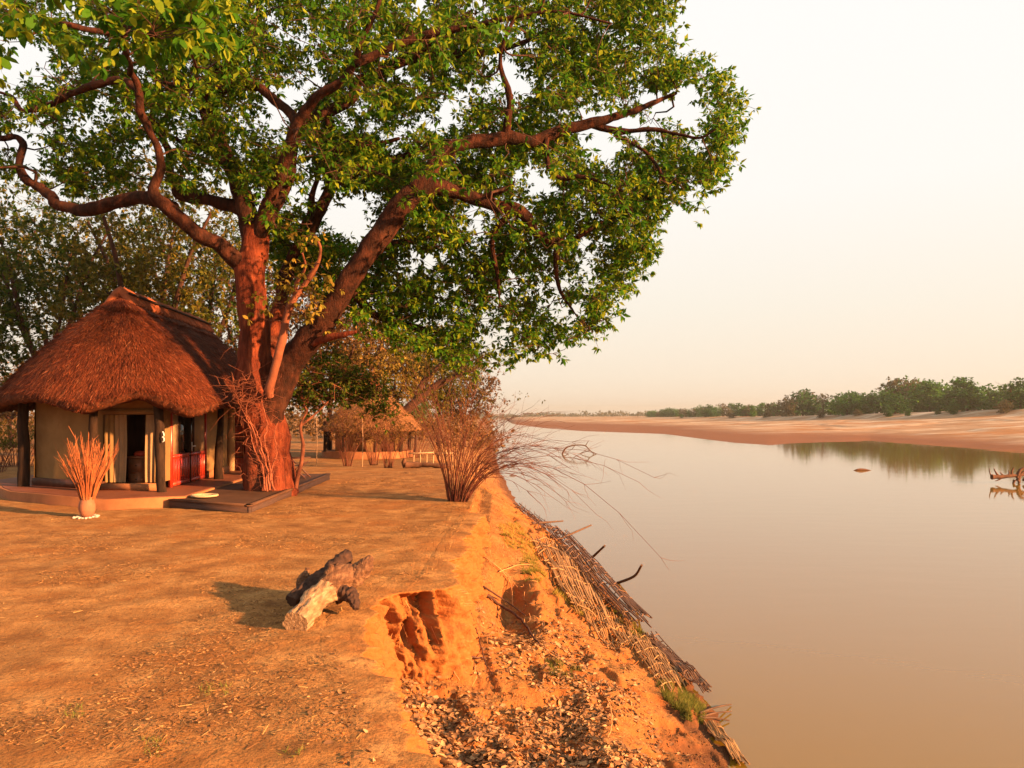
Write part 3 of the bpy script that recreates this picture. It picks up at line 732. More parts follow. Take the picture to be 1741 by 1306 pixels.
for k in range(170):
    a = rng.uniform(0, 2 * math.pi); r = math.sqrt(rng.random()); h = rng.uniform(.95, 1.75) * (1 - .25 * r)
    lean = r * .42; b0 = pc + [math.cos(a) * r * .08, math.sin(a) * r * .08, .21]
    tip = b0 + [math.cos(a) * lean * h + rng.normal(0, .02), math.sin(a) * lean * h, h]
    midp = (b0 + tip) / 2 + [-math.cos(a) * .04, -math.sin(a) * .04, .03]
    mb = MB(); mb.tube([b0, midp, tip], [.0065, .006, .003], n=4, caps=False)
    if rng.random() < .7:
        n = 3; mb.scatter(*blade, [tip - (tip - b0) * x for x in rng.uniform(0, .3, n)], unit(tip - b0) + rng.normal(0, .22, (n, 3)), rng.normal(0, 1, (n, 3)), rng.uniform(.12, .28, n), .008)
    mb.build('reed', m_dryreed, reed)
m_peb = mat('white_stone', [(0.3, (0.34, 0.27, 0.21)), (0.7, (0.5, 0.42, 0.34))], sc=12, bump=.3)
pm = MB(); a = np.linspace(0, math.pi, 6); pm.lathe([0, 0, 0], [(max(.001, .045 * math.sin(x)), -.03 * math.cos(x)) for x in a], 8, nz=(.35, 22)); pmd = pm.data('pebble', m_peb, True)
for k in range(26):
    a = k / 26 * 2 * math.pi + rng.normal(0, .1); r = .20 + rng.uniform(-.03, .06); x, y = pc[0] + r * math.cos(a), pc[1] + r * math.sin(a)
    o = bpy.data.objects.new('pebble', pmd); COL.objects.link(o); o.location = (x, y, float(tz(x, y)) + .012); o.scale = rng.uniform(.6, 1.1, 3); o.rotation_euler = (rng.uniform(-.3, .3), 0, rng.uniform(0, 6))
    tag(o, 'small white pebble in the ring around the foot of the clay pot', 'pebble', 'white pebbles around the pot')
# ------------------------------------------------------------------ trees: tools
LEAFV = [[0, 0, 0], [.30, -.5, .03], [.30, .5, .03], [.72, -.40, .0], [.72, .40, .0], [1, 0, -.10]]
LEAFF = [[0, 1, 2], [1, 3, 4], [1, 4, 2], [3, 5, 4]]
QUADV = [[0, 0, 0], [.45, -.5, .05], [1, 0, -.08], [.45, .5, .05]]
QUADF = [[0, 1, 2], [0, 2, 3]]

def leaf_mat(name, c0, c1, c2, trans=0.42):
    return mat(name, [(0.3, c0), (0.7, c1)], sc=0.5, detail=3, rough=0.6, spec=0.08, trans=trans,
               island=(0.75, [(0.0, c0), (0.42, c1), (0.78, c2), (1.0, tuple(min(1, v * 1.5) for v in c2))]))
m_leafbig = leaf_mat('big_tree_leaf', (0.030, 0.105, 0.006), (0.066, 0.190, 0.010), (0.24, 0.27, 0.015), .52)
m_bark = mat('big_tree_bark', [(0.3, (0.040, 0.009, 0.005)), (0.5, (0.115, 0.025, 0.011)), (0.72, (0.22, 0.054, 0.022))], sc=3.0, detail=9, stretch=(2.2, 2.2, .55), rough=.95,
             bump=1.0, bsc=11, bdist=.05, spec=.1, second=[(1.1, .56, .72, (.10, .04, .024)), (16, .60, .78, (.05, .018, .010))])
m_shadelimb = mat('shaded_limb_bark', [(0.3, (0.012, 0.006, 0.004)), (0.5, (0.034, 0.012, 0.007)), (0.72, (0.085, 0.027, 0.014))], sc=3.0, detail=9, stretch=(2.2, 2.2, .8), rough=.95,
             bump=1.0, bsc=11, bdist=.05, spec=.1, second=[(1.1, .56, .72, (.07, .028, .016)), (16, .60, .78, (.03, .012, .008))])  # crown shade put into the bark colour: limbs darker than the trunk
m_twig = mat('twig_bark', [(0.3, (0.025, 0.011, 0.007)), (0.7, (0.075, 0.030, 0.016))], sc=5, stretch=(2, 2, 1))
m_palebark = mat('pale_bark', [(0.3, (0.12, 0.036, 0.017)), (0.7, (0.21, 0.07, 0.033))], sc=4, bump=.5, bsc=25)

def grow(nodes, radii, clusters, mb, rtip=.006, k=.013, kink=.16, seg=5, ns=5, rmax=.07, r_of=None, up=0.0):
    """ties every leaf cluster to the nearest piece of wood by its own crooked twig"""
    C = np.asarray(clusters); P = np.empty((len(nodes) + len(C) * (seg - 1), 3)); R = np.empty(len(P))
    m = len(nodes); P[:m] = nodes; R[:m] = radii
    d0 = np.array([np.min(np.sum((P[:m] - c) ** 2, 1)) for c in C]); order = np.argsort(d0)
    D = np.zeros_like(C)
    for ci in order:
        c = C[ci]; d = np.linalg.norm(P[:m] - c, axis=1) + np.where(R[:m] < .012, .35, 0)
        j = int(np.argmin(d)); a = P[j]; Ln = float(np.linalg.norm(c - a)) + 1e-3
        r0 = min(R[j] * .75, rtip + k * Ln, rmax); t = np.linspace(0, 1, seg)
        w = np.sin(np.pi * t)[:, None] * rng.normal(0, kink * Ln * .6, 3) + (np.sin(2 * np.pi * t))[:, None] * rng.normal(0, kink * Ln * .45, 3)
        pts = a + (c - a) * t[:, None] + w + np.array([0, 0, up * Ln]) * np.sin(np.pi * t)[:, None]
        rr = r0 + (rtip - r0) * t
        mb.tube(pts, rr, n=ns if r0 > .02 else 3, caps=False)
        P[m:m + seg - 1] = pts[1:]; R[m:m + seg - 1] = rr[1:]; m += seg - 1
        D[ci] = unit(pts[-1] - pts[-2])
    return D

def leaves(mb, C, D, per, spread, ln, wd, droop=.5, tv=LEAFV, tf=LEAFF, out=.8, flat=.7, whorl=7, stalks=None):
    """leaves stand in whorls round the ends of side shoots, several shoots to a cluster"""
    ns = max(1, round(per / whorl)); M = len(C) * ns
    off = rng.normal(0, 1, (M, 3)) * spread; off[:, 2] *= flat
    tip = np.repeat(C, ns, 0) + off; sd = unit(off) * .7 + np.repeat(D, ns, 0) * .4 + [0, 0, .15]
    if stalks is not None:
        b = np.repeat(C, ns, 0); stalks.scatter([[0, -.5, 0], [1, -.4, 0], [1, .4, 0], [0, .5, 0]], [[0, 1, 2], [0, 2, 3]], b, tip - b, rng.normal(0, 1, (M, 3)), np.linalg.norm(tip - b, axis=1), .012)
    size = rng.uniform(.7, 1.2, M)
    N = M * whorl; dd = np.repeat(sd, whorl, 0)
    r = unit(rng.normal(0, 1, (N, 3))); ax = dd * .45 + r * out; ax[:, 2] -= droop
    nr = rng.normal(0, .35, (N, 3)) + dd * .5; nr[:, 2] += .8
    L_ = np.repeat(size, whorl) * rng.uniform(.6, 1.15, N) * ln
    mb.scatter(tv, tf, np.repeat(tip, whorl, 0) + unit(ax) * .02, ax, nr, L_, L_ * wd * rng.uniform(.8, 1.2, N)); return mb

def inside(poly, x, y):
    r = np.zeros(x.shape, bool); n = len(poly)
    for i in range(n):
        x0, y0 = poly[i]; x1, y1 = poly[(i + 1) % n]
        r ^= ((y0 > y) != (y1 > y)) & (x < (x1 - x0) * (y - y0) / (y1 - y0 + 1e-9) + x0)
    return r
def edge_d(poly, x, y):
    d = np.full(x.shape, 1e9); n = len(poly)
    for i in range(n):
        a = np.array(poly[i], float); e = np.array(poly[(i + 1) % n], float) - a
        t = np.clip(((x - a[0]) * e[0] + (y - a[1]) * e[1]) / (e @ e), 0, 1); d = np.minimum(d, np.hypot(x - a[0] - e[0] * t, y - a[1] - e[1] * t))
    return d

# ------------------------------------------------------------------ the big tree
TY = 20.0
LIMBS = {
 'trunk0': [(456,852,0,104),(455,832,0,92),(454,800,0,84),(452,750,0,82),(449,700,0,84),(441,665,0,84),(434,630,0,72),(429,580,0,60),(428,500,0,54),(431,430,.0,50),(437,388,.05,46)],
 'R0': [(458,740,-.1,60),(464,690,-.15,62),(487,630,-.3,60),(522,580,-.6,58),(560,530,-.8,55),(600,470,-1,52),(640,410,-1,50),(680,352,-1,48),(715,316,-1,44)],
 'M0': [(456,720,.4,52),(462,640,.6,46),(463,590,1,42),(472,520,1.8,36),(500,450,2.8,30),(524,380,3.5,22),(535,320,4.2,16),(545,250,5,10)],
 'pale': [(462,672,-.75,20),(465,640,-.95,19),(471,600,-1.05,18),(486,550,-1.0,17),(493,520,-1.1,15),(520,482,-1.1,13),(540,452,-1.3,10),(546,425,-1.4,7),(536,400,-1.5,4)],
 'pale2': [(500,508,-1.1,9),(505,480,-1.2,8),(520,455,-1.5,6),(515,430,-1.8,4)],
 'stub': [(530,585,-.75,18),(560,573,-1.05,15),(585,568,-1.2,12),(606,564,-1.3,8)],
 'A': [(424,500,0,40),(410,462,-.1,40),(395,440,-.3,38),(365,413,-.6,36),(335,390,-.8,34),(305,365,-1,33),(280,342,-1.2,31),(262,318,-1.3,25),(270,282,-1.5,20),(262,242,-1.7,18),(241,200,-1.9,17),(237,150,-2.1,15),(222,115,-2.4,12)],
 'B': [(298,352,-1,30),(260,335,-.8,31),(225,338,-.4,30),(190,346,-.2,29),(150,357,0,28),(120,360,.2,27),(92,345,.3,25),(65,320,.5,22),(46,300,.6,19),(37,275,.7,17),(35,248,.8,15),(24,233,.9,14),(0,234,1,13),(-60,222,1.2,11),(-110,180,1.4,8)],
 'C': [(428,388,.3,30),(400,356,.8,28),(352,338,1.3,27),(308,334,1.6,23),(289,312,1.8,19),(285,270,2,16),(280,240,2.2,14),(262,215,2.4,12),(258,180,2.6,9)],
 'D': [(434,420,.2,46),(421,360,.5,44),(402,312,.9,42),(380,266,1.2,40),(365,220,1.5,38),(356,180,1.7,35),(359,150,1.9,30),(380,117,2.2,24),(405,95,2.4,21),(430,62,2.7,17),(440,10,3,14),(450,-60,3.4,10)],
 'D2': [(356,172,1.7,22),(350,158,1.6,21),(326,146,1.4,18),(310,138,1.2,16),(300,118,1,12),(290,88,.8,9)],
 'D3': [(376,258,1.2,16),(342,250,1,14),(300,236,.7,12),(280,224,.5,10),(255,200,.2,6)],
 'E': [(440,400,-.1,38),(447,372,-.3,34),(462,330,-.6,29),(478,290,-.9,27),(494,250,-1.2,25),(505,210,-1.4,24),(520,186,-1.6,23),(546,160,-1.8,21),(585,135,-2,19),(600,105,-2.2,17),(620,60,-2.5,14),(640,20,-2.8,11),(655,-40,-3,8)],
 'E2': [(448,392,0,30),(468,352,.05,26),(484,310,.1,24),(494,260,.2,24),(515,212,.4,26),(545,195,.5,27),(582,178,.7,27),(601,160,.8,26),(612,138,.9,25),(650,122,1.1,23),(700,95,1.4,18),(750,65,1.6,13),(800,20,1.8,9)],
 'E3': [(505,212,-1.35,24),(492,188,-1.1,23),(468,170,-1,22),(440,152,-.8,21),(400,141,-.5,19),(380,152,-.4,17),(345,142,-.2,15),(315,150,0,12),(280,140,.2,8)],
 'F': [(238,155,-2.0,15),(205,135,-1.7,16),(170,142,-1.5,16),(145,150,-1.3,15),(110,165,-1,14),(80,180,-.8,13),(40,187,-.5,11),(20,165,-.3,9),(0,158,-.2,7),(-50,140,0,5)],
 'G': [(480,480,1.9,28),(506,425,1.7,27),(532,382,1.5,27),(550,343,1.5,26),(568,312,1.6,24),(602,288,1.8,21),(650,277,2,18),(700,262,2.2,14),(760,250,2.4,9)],
 'G2': [(562,322,1.5,26),(560,280,1.6,25),(557,236,1.7,20),(560,200,1.8,14),(548,150,2,9)],
 'G3': [(566,300,1.6,18),(573,262,1.7,18),(592,245,1.8,17),(640,246,2,13),(680,235,2.2,9)],
 'H': [(708,322,-1,44),(736,288,-1,38),(762,257,-.9,36),(792,243,-.8,32),(830,240,-.7,30),(860,234,-.6,30),(880,236,-.5,29),(905,241,-.4,27),(930,232,-.3,26),(960,222,-.2,25),(1000,212,-.1,23),(1040,200,0,19),(1075,190,.2,15),(1110,175,.4,11),(1150,158,.6,7)],
 'H2': [(1000,213,0,15),(1050,222,0,13),(1105,220,-.3,10),(1150,228,-.5,8),(1190,235,-.8,6),(1222,215,-1,4)],
 'H3': [(928,236,-.4,13),(931,265,-.5,12),(936,290,-.6,11),(956,303,-.7,10),(985,300,-.9,9),(1020,310,-1,7),(1065,328,-1.2,4)],
 'H4': [(853,240,-.6,18),(868,200,-.8,16),(866,160,-1,14),(850,110,-1.3,11),(858,70,-1.5,9),(880,20,-1.7,6)],
 'H5': [(1045,228,0,9),(1085,250,-.2,8),(1112,275,-.4,7),(1130,310,-.6,4)],
 'I': [(705,330,-1,42),(745,318,-.9,36),(780,326,-.7,33),(815,342,-.5,31),(850,352,-.4,29),(878,356,-.3,28),(895,372,-.2,26),(904,395,-.1,23),(920,407,0,21),(945,411,.1,19),(970,409,.3,15),(1000,392,.5,10),(1040,370,.6,6)],
 'I2': [(812,341,-.5,17),(850,324,-.7,14),(866,318,-.8,9),(876,308,-.8,6)],
 'I3': [(948,412,.1,15),(946,450,.3,11),(950,490,.5,8),(975,530,.6,5)],
 'I4': [(872,360,-.3,15),(846,385,-.1,13),(836,420,.1,11),(846,470,.3,8),(850,520,.5,5)],
 'J': [(590,495,.2,26),(625,523,.9,20),(650,540,1.3,17),(690,551,1.6,14),(730,562,1.8,11),(770,570,2,8),(805,568,2.2,5)],
 'J2': [(648,420,0,24),(690,410,1,17),(760,400,2,12),(800,430,2.5,8),(830,460,3,5)],
 'K': [(596,110,-2.2,20),(612,103,-2.05,19),(630,97,-1.9,18),(665,80,-1.9,17),(705,66,-1.9,16),(745,55,-2,15),(800,45,-2.2,13),(870,30,-2.5,10),(950,20,-2.7,7),(1040,40,-2.8,4)],
 'K2': [(620,140,.9,22),(690,100,1,24),(730,98,.8,22),(780,92,.6,16),(850,85,.4,12),(920,60,.2,8)],
 'N': [(224,125,-2.3,14),(215,95,-4,15),(205,65,-6,18),(215,40,-8,20),(235,45,-9.5,18),(265,60,-10.5,12)],
 'N2': [(207,62,-6.5,14),(150,50,-7.5,13),(100,40,-8.2,10),(50,60,-8.6,7)],
}
def limb_pts(L):
    P = np.array([at(x, y, TY + d) for x, y, d, w in L]); R = np.array([(.43 if L is LIMBS['trunk0'] else .37) * w * (TY + d) / FPX for x, y, d, w in L])
    S = spline(np.column_stack([P, R]), 5)
    p, r = S[:, :3], np.maximum(S[:, 3], .01)
    p = p + (fbm(p * 1.3 + 5, 3)[:, None] * np.array([1, .6, .8])) * np.minimum(r, .14)[:, None] * 1.3
    return p, r
T0 = at(447, 832, TY); T0[2] = DZ
big = thing('big_tree', 'huge spreading tree with forked red-brown trunk and green crown over the hut', 'tree', T0)
NP, NR = [], []
for nm, L in LIMBS.items():
    p, r = limb_pts(L); mb = MB()
    thick = r.max() > .3
    mb.tube(p, r, n=30 if nm == 'trunk0' else (16 if r.max() > .12 else 9), nz=[(.14, 1.6, .3), (.09, 6, .2), (.035, 18, .2)] if thick else (.05, 4, .6))
    mb.build('trunk' if nm == 'trunk0' else 'limb', m_palebark if nm in ('pale', 'pale2') else (m_bark if nm in ('trunk0', 'M0', 'stub') else m_shadelimb), big, smooth=True)
    if nm not in ('trunk0', 'R0', 'pale', 'pale2'):
        NP.append(p[3:]); NR.append(r[3:])
    elif nm in ('R0', 'pale'):
        k = len(p) // 2; NP.append(p[k:]); NR.append(r[k:])
# buttress roots
for x, y, d, w in [(438,842,-.5,36),(470,842,-.4,38),(490,835,.2,36)]:
    mb = MB(); b0 = at(445, 745, TY + d * .3); b2 = at(x, y + 8, TY + d)
    mb.tube(spline([b0, (b0 + b2) / 2 + (b2 - b0) * [.15, .3, -.05], b2], 6), np.linspace(.42, .30, 13), n=12, nz=(.1, 2.5, .4)); mb.build('root', m_bark, big, smooth=True)
NP, NR = np.concatenate(NP), np.concatenate(NR)

CROWN = [(-140,-330),(1080,-330),(1170,-60),(1165,0),(1115,38),(1152,72),(1148,108),(1200,112),(1242,150),(1262,198),(1240,238),(1236,285),(1205,300),(1168,345),(1128,328),(1112,385),(1100,445),(1072,430),(1066,485),(1030,512),(1030,556),(1000,560),(985,592),(928,597),(908,572),(872,612),(800,612),(740,588),(690,590),(650,560),(600,540),(560,505),(520,430),(470,400),(400,300),(330,320),(250,300),(140,330),(60,290),(-140,330)]
HOLES = [[(868,300),(905,255),(925,262),(945,300),(960,312),(945,335),(890,330)],[(985,262),(1010,240),(1040,255),(1035,285),(1000,285)],[(640,250),(640,215),(690,205),(690,240)],
         [(1040,450),(985,470),(990,520),(1020,500)],[(905,470),(930,455),(940,520),(905,540)],[(700,420),(760,430),(740,470),(690,460)],[(880,540),(905,520),(925,560),(890,590)],[(1155,255),(1180,240),(1200,270),(1160,290)],
         [(425,165),(470,130),(500,175),(465,195)],[(505,125),(545,70),(560,120),(520,160)],[(115,200),(180,165),(205,185),(165,240),(120,240)],[(690,130),(735,110),(730,150),(690,165)],[(600,190),(640,165),(640,200),(605,210)],
         [(795,150),(820,130),(835,170),(800,180)],[(1090,345),(1115,320),(1100,385)],[(985,60),(1000,40),(1010,70)],[(310,365),(410,350),(420,380),(340,390)],[(130,345),(250,310),(240,345),(140,370)],[(590,250),(625,255),(620,290),(590,290)]]
def crown_pts(n, poly, holes, yfun):
    out = []
    x0, y0 = np.min(poly, 0); x1, y1 = np.max(poly, 0)
    while len(out) < n:
        x = rng.uniform(x0, x1, 4000); y = rng.uniform(y0, y1, 4000)
        ok = inside(poly, x, y)
        for h in holes: ok &= ~inside(h, x, y)
        e = edge_d(poly, x, y); ok &= e > 6
        ok &= rng.random(4000) < np.where(y < 0, .5, 1.0)
        lump = fbm2(x, y, 1 / 46, 3, 2.0); ok &= lump > np.where(e < 70, -.045, -.13) - (y < 0) * .2
        for a, b, c in zip(x[ok], y[ok], e[ok]): out.append((a, b, yfun(a, b, c)))
    return np.array(out[:n])
def ydepth(x, y, e):
    D = 5.8 * math.sqrt(min(e, 260) / 260) + .6
    o = rng.uniform((-.12 if x > 480 else -.3) * D, D)
    if rng.random() < .06: o = -rng.random() * D
    if y > 420: o = abs(o) * .8 + .4
    if x > 650 and y > 300: o = max(o, -2.0)
    return TY + o + (1.2 if x < 300 else 0)
cp = crown_pts(5000, CROWN, HOLES, ydepth)
cp = np.concatenate([cp, crown_pts(330, [(450,235),(560,200),(700,215),(705,320),(640,420),(590,500),(470,480),(455,350)], HOLES[2:3], lambda x, y, e: TY + rng.uniform(2.0, 6.0))])
CL = np.array([at(*c) for c in cp])
# outer sprays that define the outline of the right side
edge = []
poly = np.array(CROWN[2:31], float); sp = spline(poly, 9)
for x, y in sp:
    if rng.random() < .72 and fbm2(x, y, 1 / 28, 2, 6.) > -.12:
        edge.append(at(x - rng.uniform(6, 22), y + rng.normal(-6, 6) if y > 420 else y + rng.normal(2, 7), TY + rng.normal(.3, .7)))
CL = np.concatenate([CL, np.array(edge)])
tw = MB(); DR = grow(NP, NR, CL, tw, rtip=.009, k=.026, kink=.27, seg=6, rmax=.11)
mb = MB()
leaves(mb, CL, DR, 54, .25, .19, .46, whorl=9, droop=.45, tv=QUADV, tf=QUADF, stalks=tw)
o = tw.build('twigs', m_twig, big); o['kind'] = 'stuff'
o = mb.build('crown', m_leafbig, big); o['kind'] = 'stuff'
# bough that reaches over the camera: near leaves, one by one
near_poly = [(-60,-60),(380,-60),(400,10),(385,70),(330,95),(300,80),(270,105),(220,95),(170,110),(110,95),(130,50),(60,70),(-60,120)]
npx = crown_pts(150, near_poly, [[(120,60),(180,40),(170,70)]], lambda x, y, e: TY - rng.uniform(8.6, 10.8))
NC = np.array([at(*c) for c in npx])
pn = np.concatenate([limb_pts(LIMBS['N'])[0][8:], limb_pts(LIMBS['N2'])[0]]); rn = np.full(len(pn), .05)
tw = MB(); ND = grow(pn, rn, NC, tw, rtip=.004, k=.009); o = tw.build('twigs', m_twig, big); o['kind'] = 'stuff'
mb = MB(); leaves(mb, NC, ND, 14, .16, .19, .52, droop=.5); o = mb.build('crown', m_leafbig, big); o['kind'] = 'stuff'
lt = MB(); lt.add(LEAFV, LEAFF); lmd = lt.data('leaf', m_leafbig)
low = NC[np.argsort(NC[:, 2])]
for k in range(300):
    c = low[k % 100]; off = rng.normal(0, .15, 3); off[2] -= .06
    ax = unit(unit(off) * .8 + rng.normal(0, .3, 3) + [0, 0, -.6]); nr = unit(rng.normal(0, .5, 3) + [0, -.3, .8])
    yv = unit(np.cross(nr, ax)); zv = np.cross(ax, yv); s_ = rng.uniform(.14, .22)
    o = bpy.data.objects.new('leaf', lmd); COL.objects.link(o); p_ = c + off
    o.parent = big; o.matrix_parent_inverse = big.matrix_basis.inverted()
    o.matrix_basis = ((ax[0] * s_, yv[0] * s_ * .52, zv[0] * s_, p_[0]), (ax[1] * s_, yv[1] * s_ * .52, zv[1] * s_, p_[1]), (ax[2] * s_, yv[2] * s_ * .52, zv[2] * s_, p_[2]), (0, 0, 0, 1))
# small leafy sprigs on the trunk fork
sc_ = []
for (x, y, d) in [(450,510,-1.1),(470,495,-1.3),(440,520,-1.0),(515,500,-1.4),(530,520,-1.4),(545,535,-1.3),(500,470,-1.6),(525,455,-1.7),(490,440,-1.5),(560,470,-1.5),(530,410,-1.6),(505,400,-1.5),(550,500,-1.3),(480,470,-1.4),(535,545,-1.3)]:
    for _ in range(3): sc_.append(at(x + rng.normal(0, 10), y + rng.normal(0, 9), TY + d + rng.normal(0, .2)))
sc_ = np.array(sc_); p, r = limb_pts(LIMBS['pale']); tw = MB(); d_ = grow(p, r, sc_, tw, rmax=.02); o = tw.build('twigs', m_twig, big); o['kind'] = 'stuff'
m_leafgold = leaf_mat('gold_leaf', (0.10, 0.10, 0.012), (0.20, 0.16, 0.02), (0.30, 0.19, 0.03))
mb = MB(); leaves(mb, sc_, d_, 16, .15, .16, .42, droop=.6); o = mb.build('crown', m_leafgold, big); o['kind'] = 'stuff'

# bare creeper on the trunk
vine = thing('bare_creeper', 'bare reddish woody creeper climbing the front of the big trunk', 'creeper', at(452, 835, TY - 1.0) * [1, 1, 0] + [0, 0, DZ])
m_vine = mat('creeper_bark', [(0.3, (0.15, 0.042, 0.02)), (0.7, (0.27, 0.085, 0.04))], sc=5)
for L in ([(455,835),(452,800),(440,765),(432,735),(420,710),(408,690),(400,665),(395,640)], [(458,835),(456,800),(446,770),(440,745),(430,725),(418,700),(425,670)], [(462,835),(458,790),(450,750),(455,720),(446,690),(450,660)],
          [(450,835),(446,795),(436,775),(428,750),(424,725),(412,712),(398,700)], [(466,835),(462,800),(470,770),(466,740),(474,715)]):
    P_ = np.array([at(x, y, TY - .86 + .10 * rng.random() - .12 * (y > 800)) for x, y in L]); mb = MB(); mb.tube(spline(P_, 4) + rng.normal(0, .012, (len(L) * 4 - 3, 3)), np.linspace(.028, .008, len(L) * 4 - 3), n=6); mb.build('stem', m_vine, vine, smooth=True)
tw = MB()
for k in range(220):
    x, y = rng.normal(436, 18), rng.uniform(640, 825); x += (y - 700) * .14
    a = at(x, y, TY - .9); d = rng.normal(0, 1, 3) * [.22, .10, .16]; tw.tube([a, a + d * .5 + rng.normal(0, .03, 3), a + d + [0, 0, -.03]], [.006, .005, .003], n=3, caps=False)
for k in range(60):
    a = at(rng.normal(405, 12), rng.normal(672, 22), TY - .9); d = rng.normal(0, 1, 3) * [.4, .2, .25]; tw.tube([a, a + d * .5 + rng.normal(0, .05, 3), a + d], [.006, .005, .003], n=3, caps=False)
tw.build('twigs', m_vine, vine)['kind'] = 'stuff'

# ------------------------------------------------------------------ generic trees and shrubs
def blob_pts(blobs, n):
    """points in a set of ellipsoids (cx, cy, cz, rx, ry, rz), denser near the shell, clumped"""
    B = np.array(blobs, float); w = (B[:, 3] * B[:, 4] * B[:, 5]) ** .67; w /= w.sum(); k = rng.choice(len(B), n * 3, p=w)
    d = unit(rng.normal(0, 1, (n * 3, 3))) * (rng.random(n * 3) ** .45)[:, None]
    p = B[k, :3] + d * B[k, 3:]; ok = fbm(p * .9, 2) > -.10
    return p[ok][:n]
def tree(name, label, base, trunk, blobs, ncl, per, ln, leaf_m, bark_m=None, group=None, cat='tree', spread=.3, wd=.5, rtr=.16, quad=True, droop=.3, kink=.2, limbs=()):
    base = np.asarray(base, float); t = thing(name, label, cat, base, group); bark_m = bark_m or m_twig
    nodes, rad = [], []
    P_ = spline(base + np.asarray(trunk, float), 4); R_ = np.linspace(rtr, rtr * .45, len(P_)); mb = MB(); mb.tube(P_, R_, n=9, nz=(.04, 3, .5)); mb.build('trunk', bark_m, t, smooth=True)
    nodes.append(P_[len(P_) // 3:]); rad.append(R_[len(P_) // 3:])
    for L in limbs:
        Q = spline(base + np.asarray(L, float), 4); q = np.linspace(rtr * .6, rtr * .2, len(Q)); mb = MB(); mb.tube(Q, q, n=7, nz=(.03, 3, .6)); mb.build('limb', bark_m, t, smooth=True)
        nodes.append(Q[3:]); rad.append(q[3:])
    b = [(base[0] + x, base[1] + y, base[2] + z, rx, ry, rz) for x, y, z, rx, ry, rz in blobs]
    C = blob_pts(b, ncl); tw = MB(); D = grow(np.concatenate(nodes), np.concatenate(rad), C, tw, kink=kink, ns=4, rmax=.09)
    if per:
        mb = MB(); leaves(mb, C, D, per, spread, ln, wd, droop=droop, tv=QUADV if quad else LEAFV, tf=QUADF if quad else LEAFF, stalks=tw); mb.build('crown', leaf_m, t)['kind'] = 'stuff'
    tw.build('branches', bark_m, t)['kind'] = 'stuff'
    return t
m_olive = leaf_mat('olive_leaf', (0.045, 0.058, 0.006), (0.088, 0.090, 0.010), (0.18, 0.13, 0.02))
m_brownleaf = leaf_mat('brown_leaf', (0.075, 0.040, 0.012), (0.135, 0.068, 0.020), (0.22, 0.115, 0.034))
m_darkleaf = leaf_mat('dark_leaf', (0.020, 0.050, 0.005), (0.042, 0.082, 0.008), (0.12, 0.12, 0.014))
m_yellow = leaf_mat('yellow_leaf', (0.13, 0.095, 0.016), (0.22, 0.15, 0.026), (0.32, 0.22, 0.045))
m_fresh = leaf_mat('fresh_leaf', (0.050, 0.120, 0.020), (0.085, 0.17, 0.03), (0.15, 0.22, 0.05))
m_redtwig = mat('red_twig', [(0.3, (0.085, 0.024, 0.015)), (0.7, (0.17, 0.052, 0.028))], sc=5)
def gnd(px, Y):
    x = (px - CX) / FPX * Y; return np.array([x, Y, float(tz(x, Y))])
BT = [
 # px, Y, height, crown half-width, label, leaf, clusters, per
 (-60, 44, 17.5, 6.5, 'brownish thin-leaved tree at the far left edge behind the hut roof', 'o', 620, 20),
 (75, 38, 15.5, 5.2, 'dark twiggy tree rising behind the left slope of the thatched roof', 'd', 620, 22),
 (170, 52, 19.0, 5.6, 'tall olive tree directly behind the left half of the roof', 'o', 620, 22),
 (250, 35, 15.0, 4.4, 'dark forked tree trunk rising right behind the hut ridge', 'o', 460, 20),
 (335, 42, 16.5, 5.4, 'dense dark tree behind the right end of the hut ridge', 'd', 620, 24),
 (430, 52, 17.0, 5.6, 'brown-leaved tree hidden behind the forked big trunk', 'b', 520, 22),
 (560, 52, 12.5, 4.2, 'rusty brown tree to the right of the big trunk above the far hut', 'b', 460, 28),
 (610, 58, 12.0, 3.6, 'yellow-green tree between the big trunk and the golden bushy tree', 'y', 420, 28),
 (745, 66, 11.0, 3.6, 'olive tree just left of the arching shrub behind the leaning trunk', 'o', 420, 28),
 (665, 60, 10.5, 3.2, 'golden bushy tree behind the far hut left of the leaning tree', 'y', 300, 30),
 (790, 80, 9.5, 4.6, 'brown hazy tree behind the leaning trunk and the arching shrub', 'b', 380, 28),
 (20, 70, 8.0, 7.0, 'low grey-brown thicket tree seen below the left roof edge', 'b', 300, 30),
 (720, 90, 14, 7.0, 'pale brown twiggy tree with a thin crown under the right limb', 'b', 480, 14),
]
for px, Y, hgt, hw, lab, kd, ncl, per in BT:
    b = gnd(px, Y); lean = rng.normal(0, .5)
    tr = [(0, 0, -.2), (lean * .2, 0, hgt * .16), (lean * .3, .1, hgt * .3), (lean * .6, 0, hgt * .45)]
    lm = [[(lean * .3, .1, hgt * .28), (sx * hw * .3, sy, hgt * .48), (sx * hw * .5, sy * 1.5, hgt * .66), (sx * hw * .75, sy * 2, hgt * .8)] for sx, sy in ((-1, .4), (1, -.3), (.15, .9), (-.4, -.8))]
    bl = [(0, 0, hgt * .78, hw, hw * .8, hgt * .22), (-hw * .5, .5, hgt * .6, hw * .6, hw * .6, hgt * .2), (hw * .5, -.5, hgt * .62, hw * .6, hw * .6, hgt * .2), (0, -.6, hgt * .48, hw * .85, hw * .5, hgt * .18), (-hw * .3, -1, hgt * .36, hw * .6, hw * .4, hgt * .12)]
    tree('tree', lab, b, tr, bl, ncl, per, .29, {'o': m_olive, 'd': m_darkleaf, 'b': m_brownleaf, 'y': m_yellow}[kd], group='trees behind the huts', spread=.34, rtr=.3 if px in (250, 335) else .22, limbs=lm)
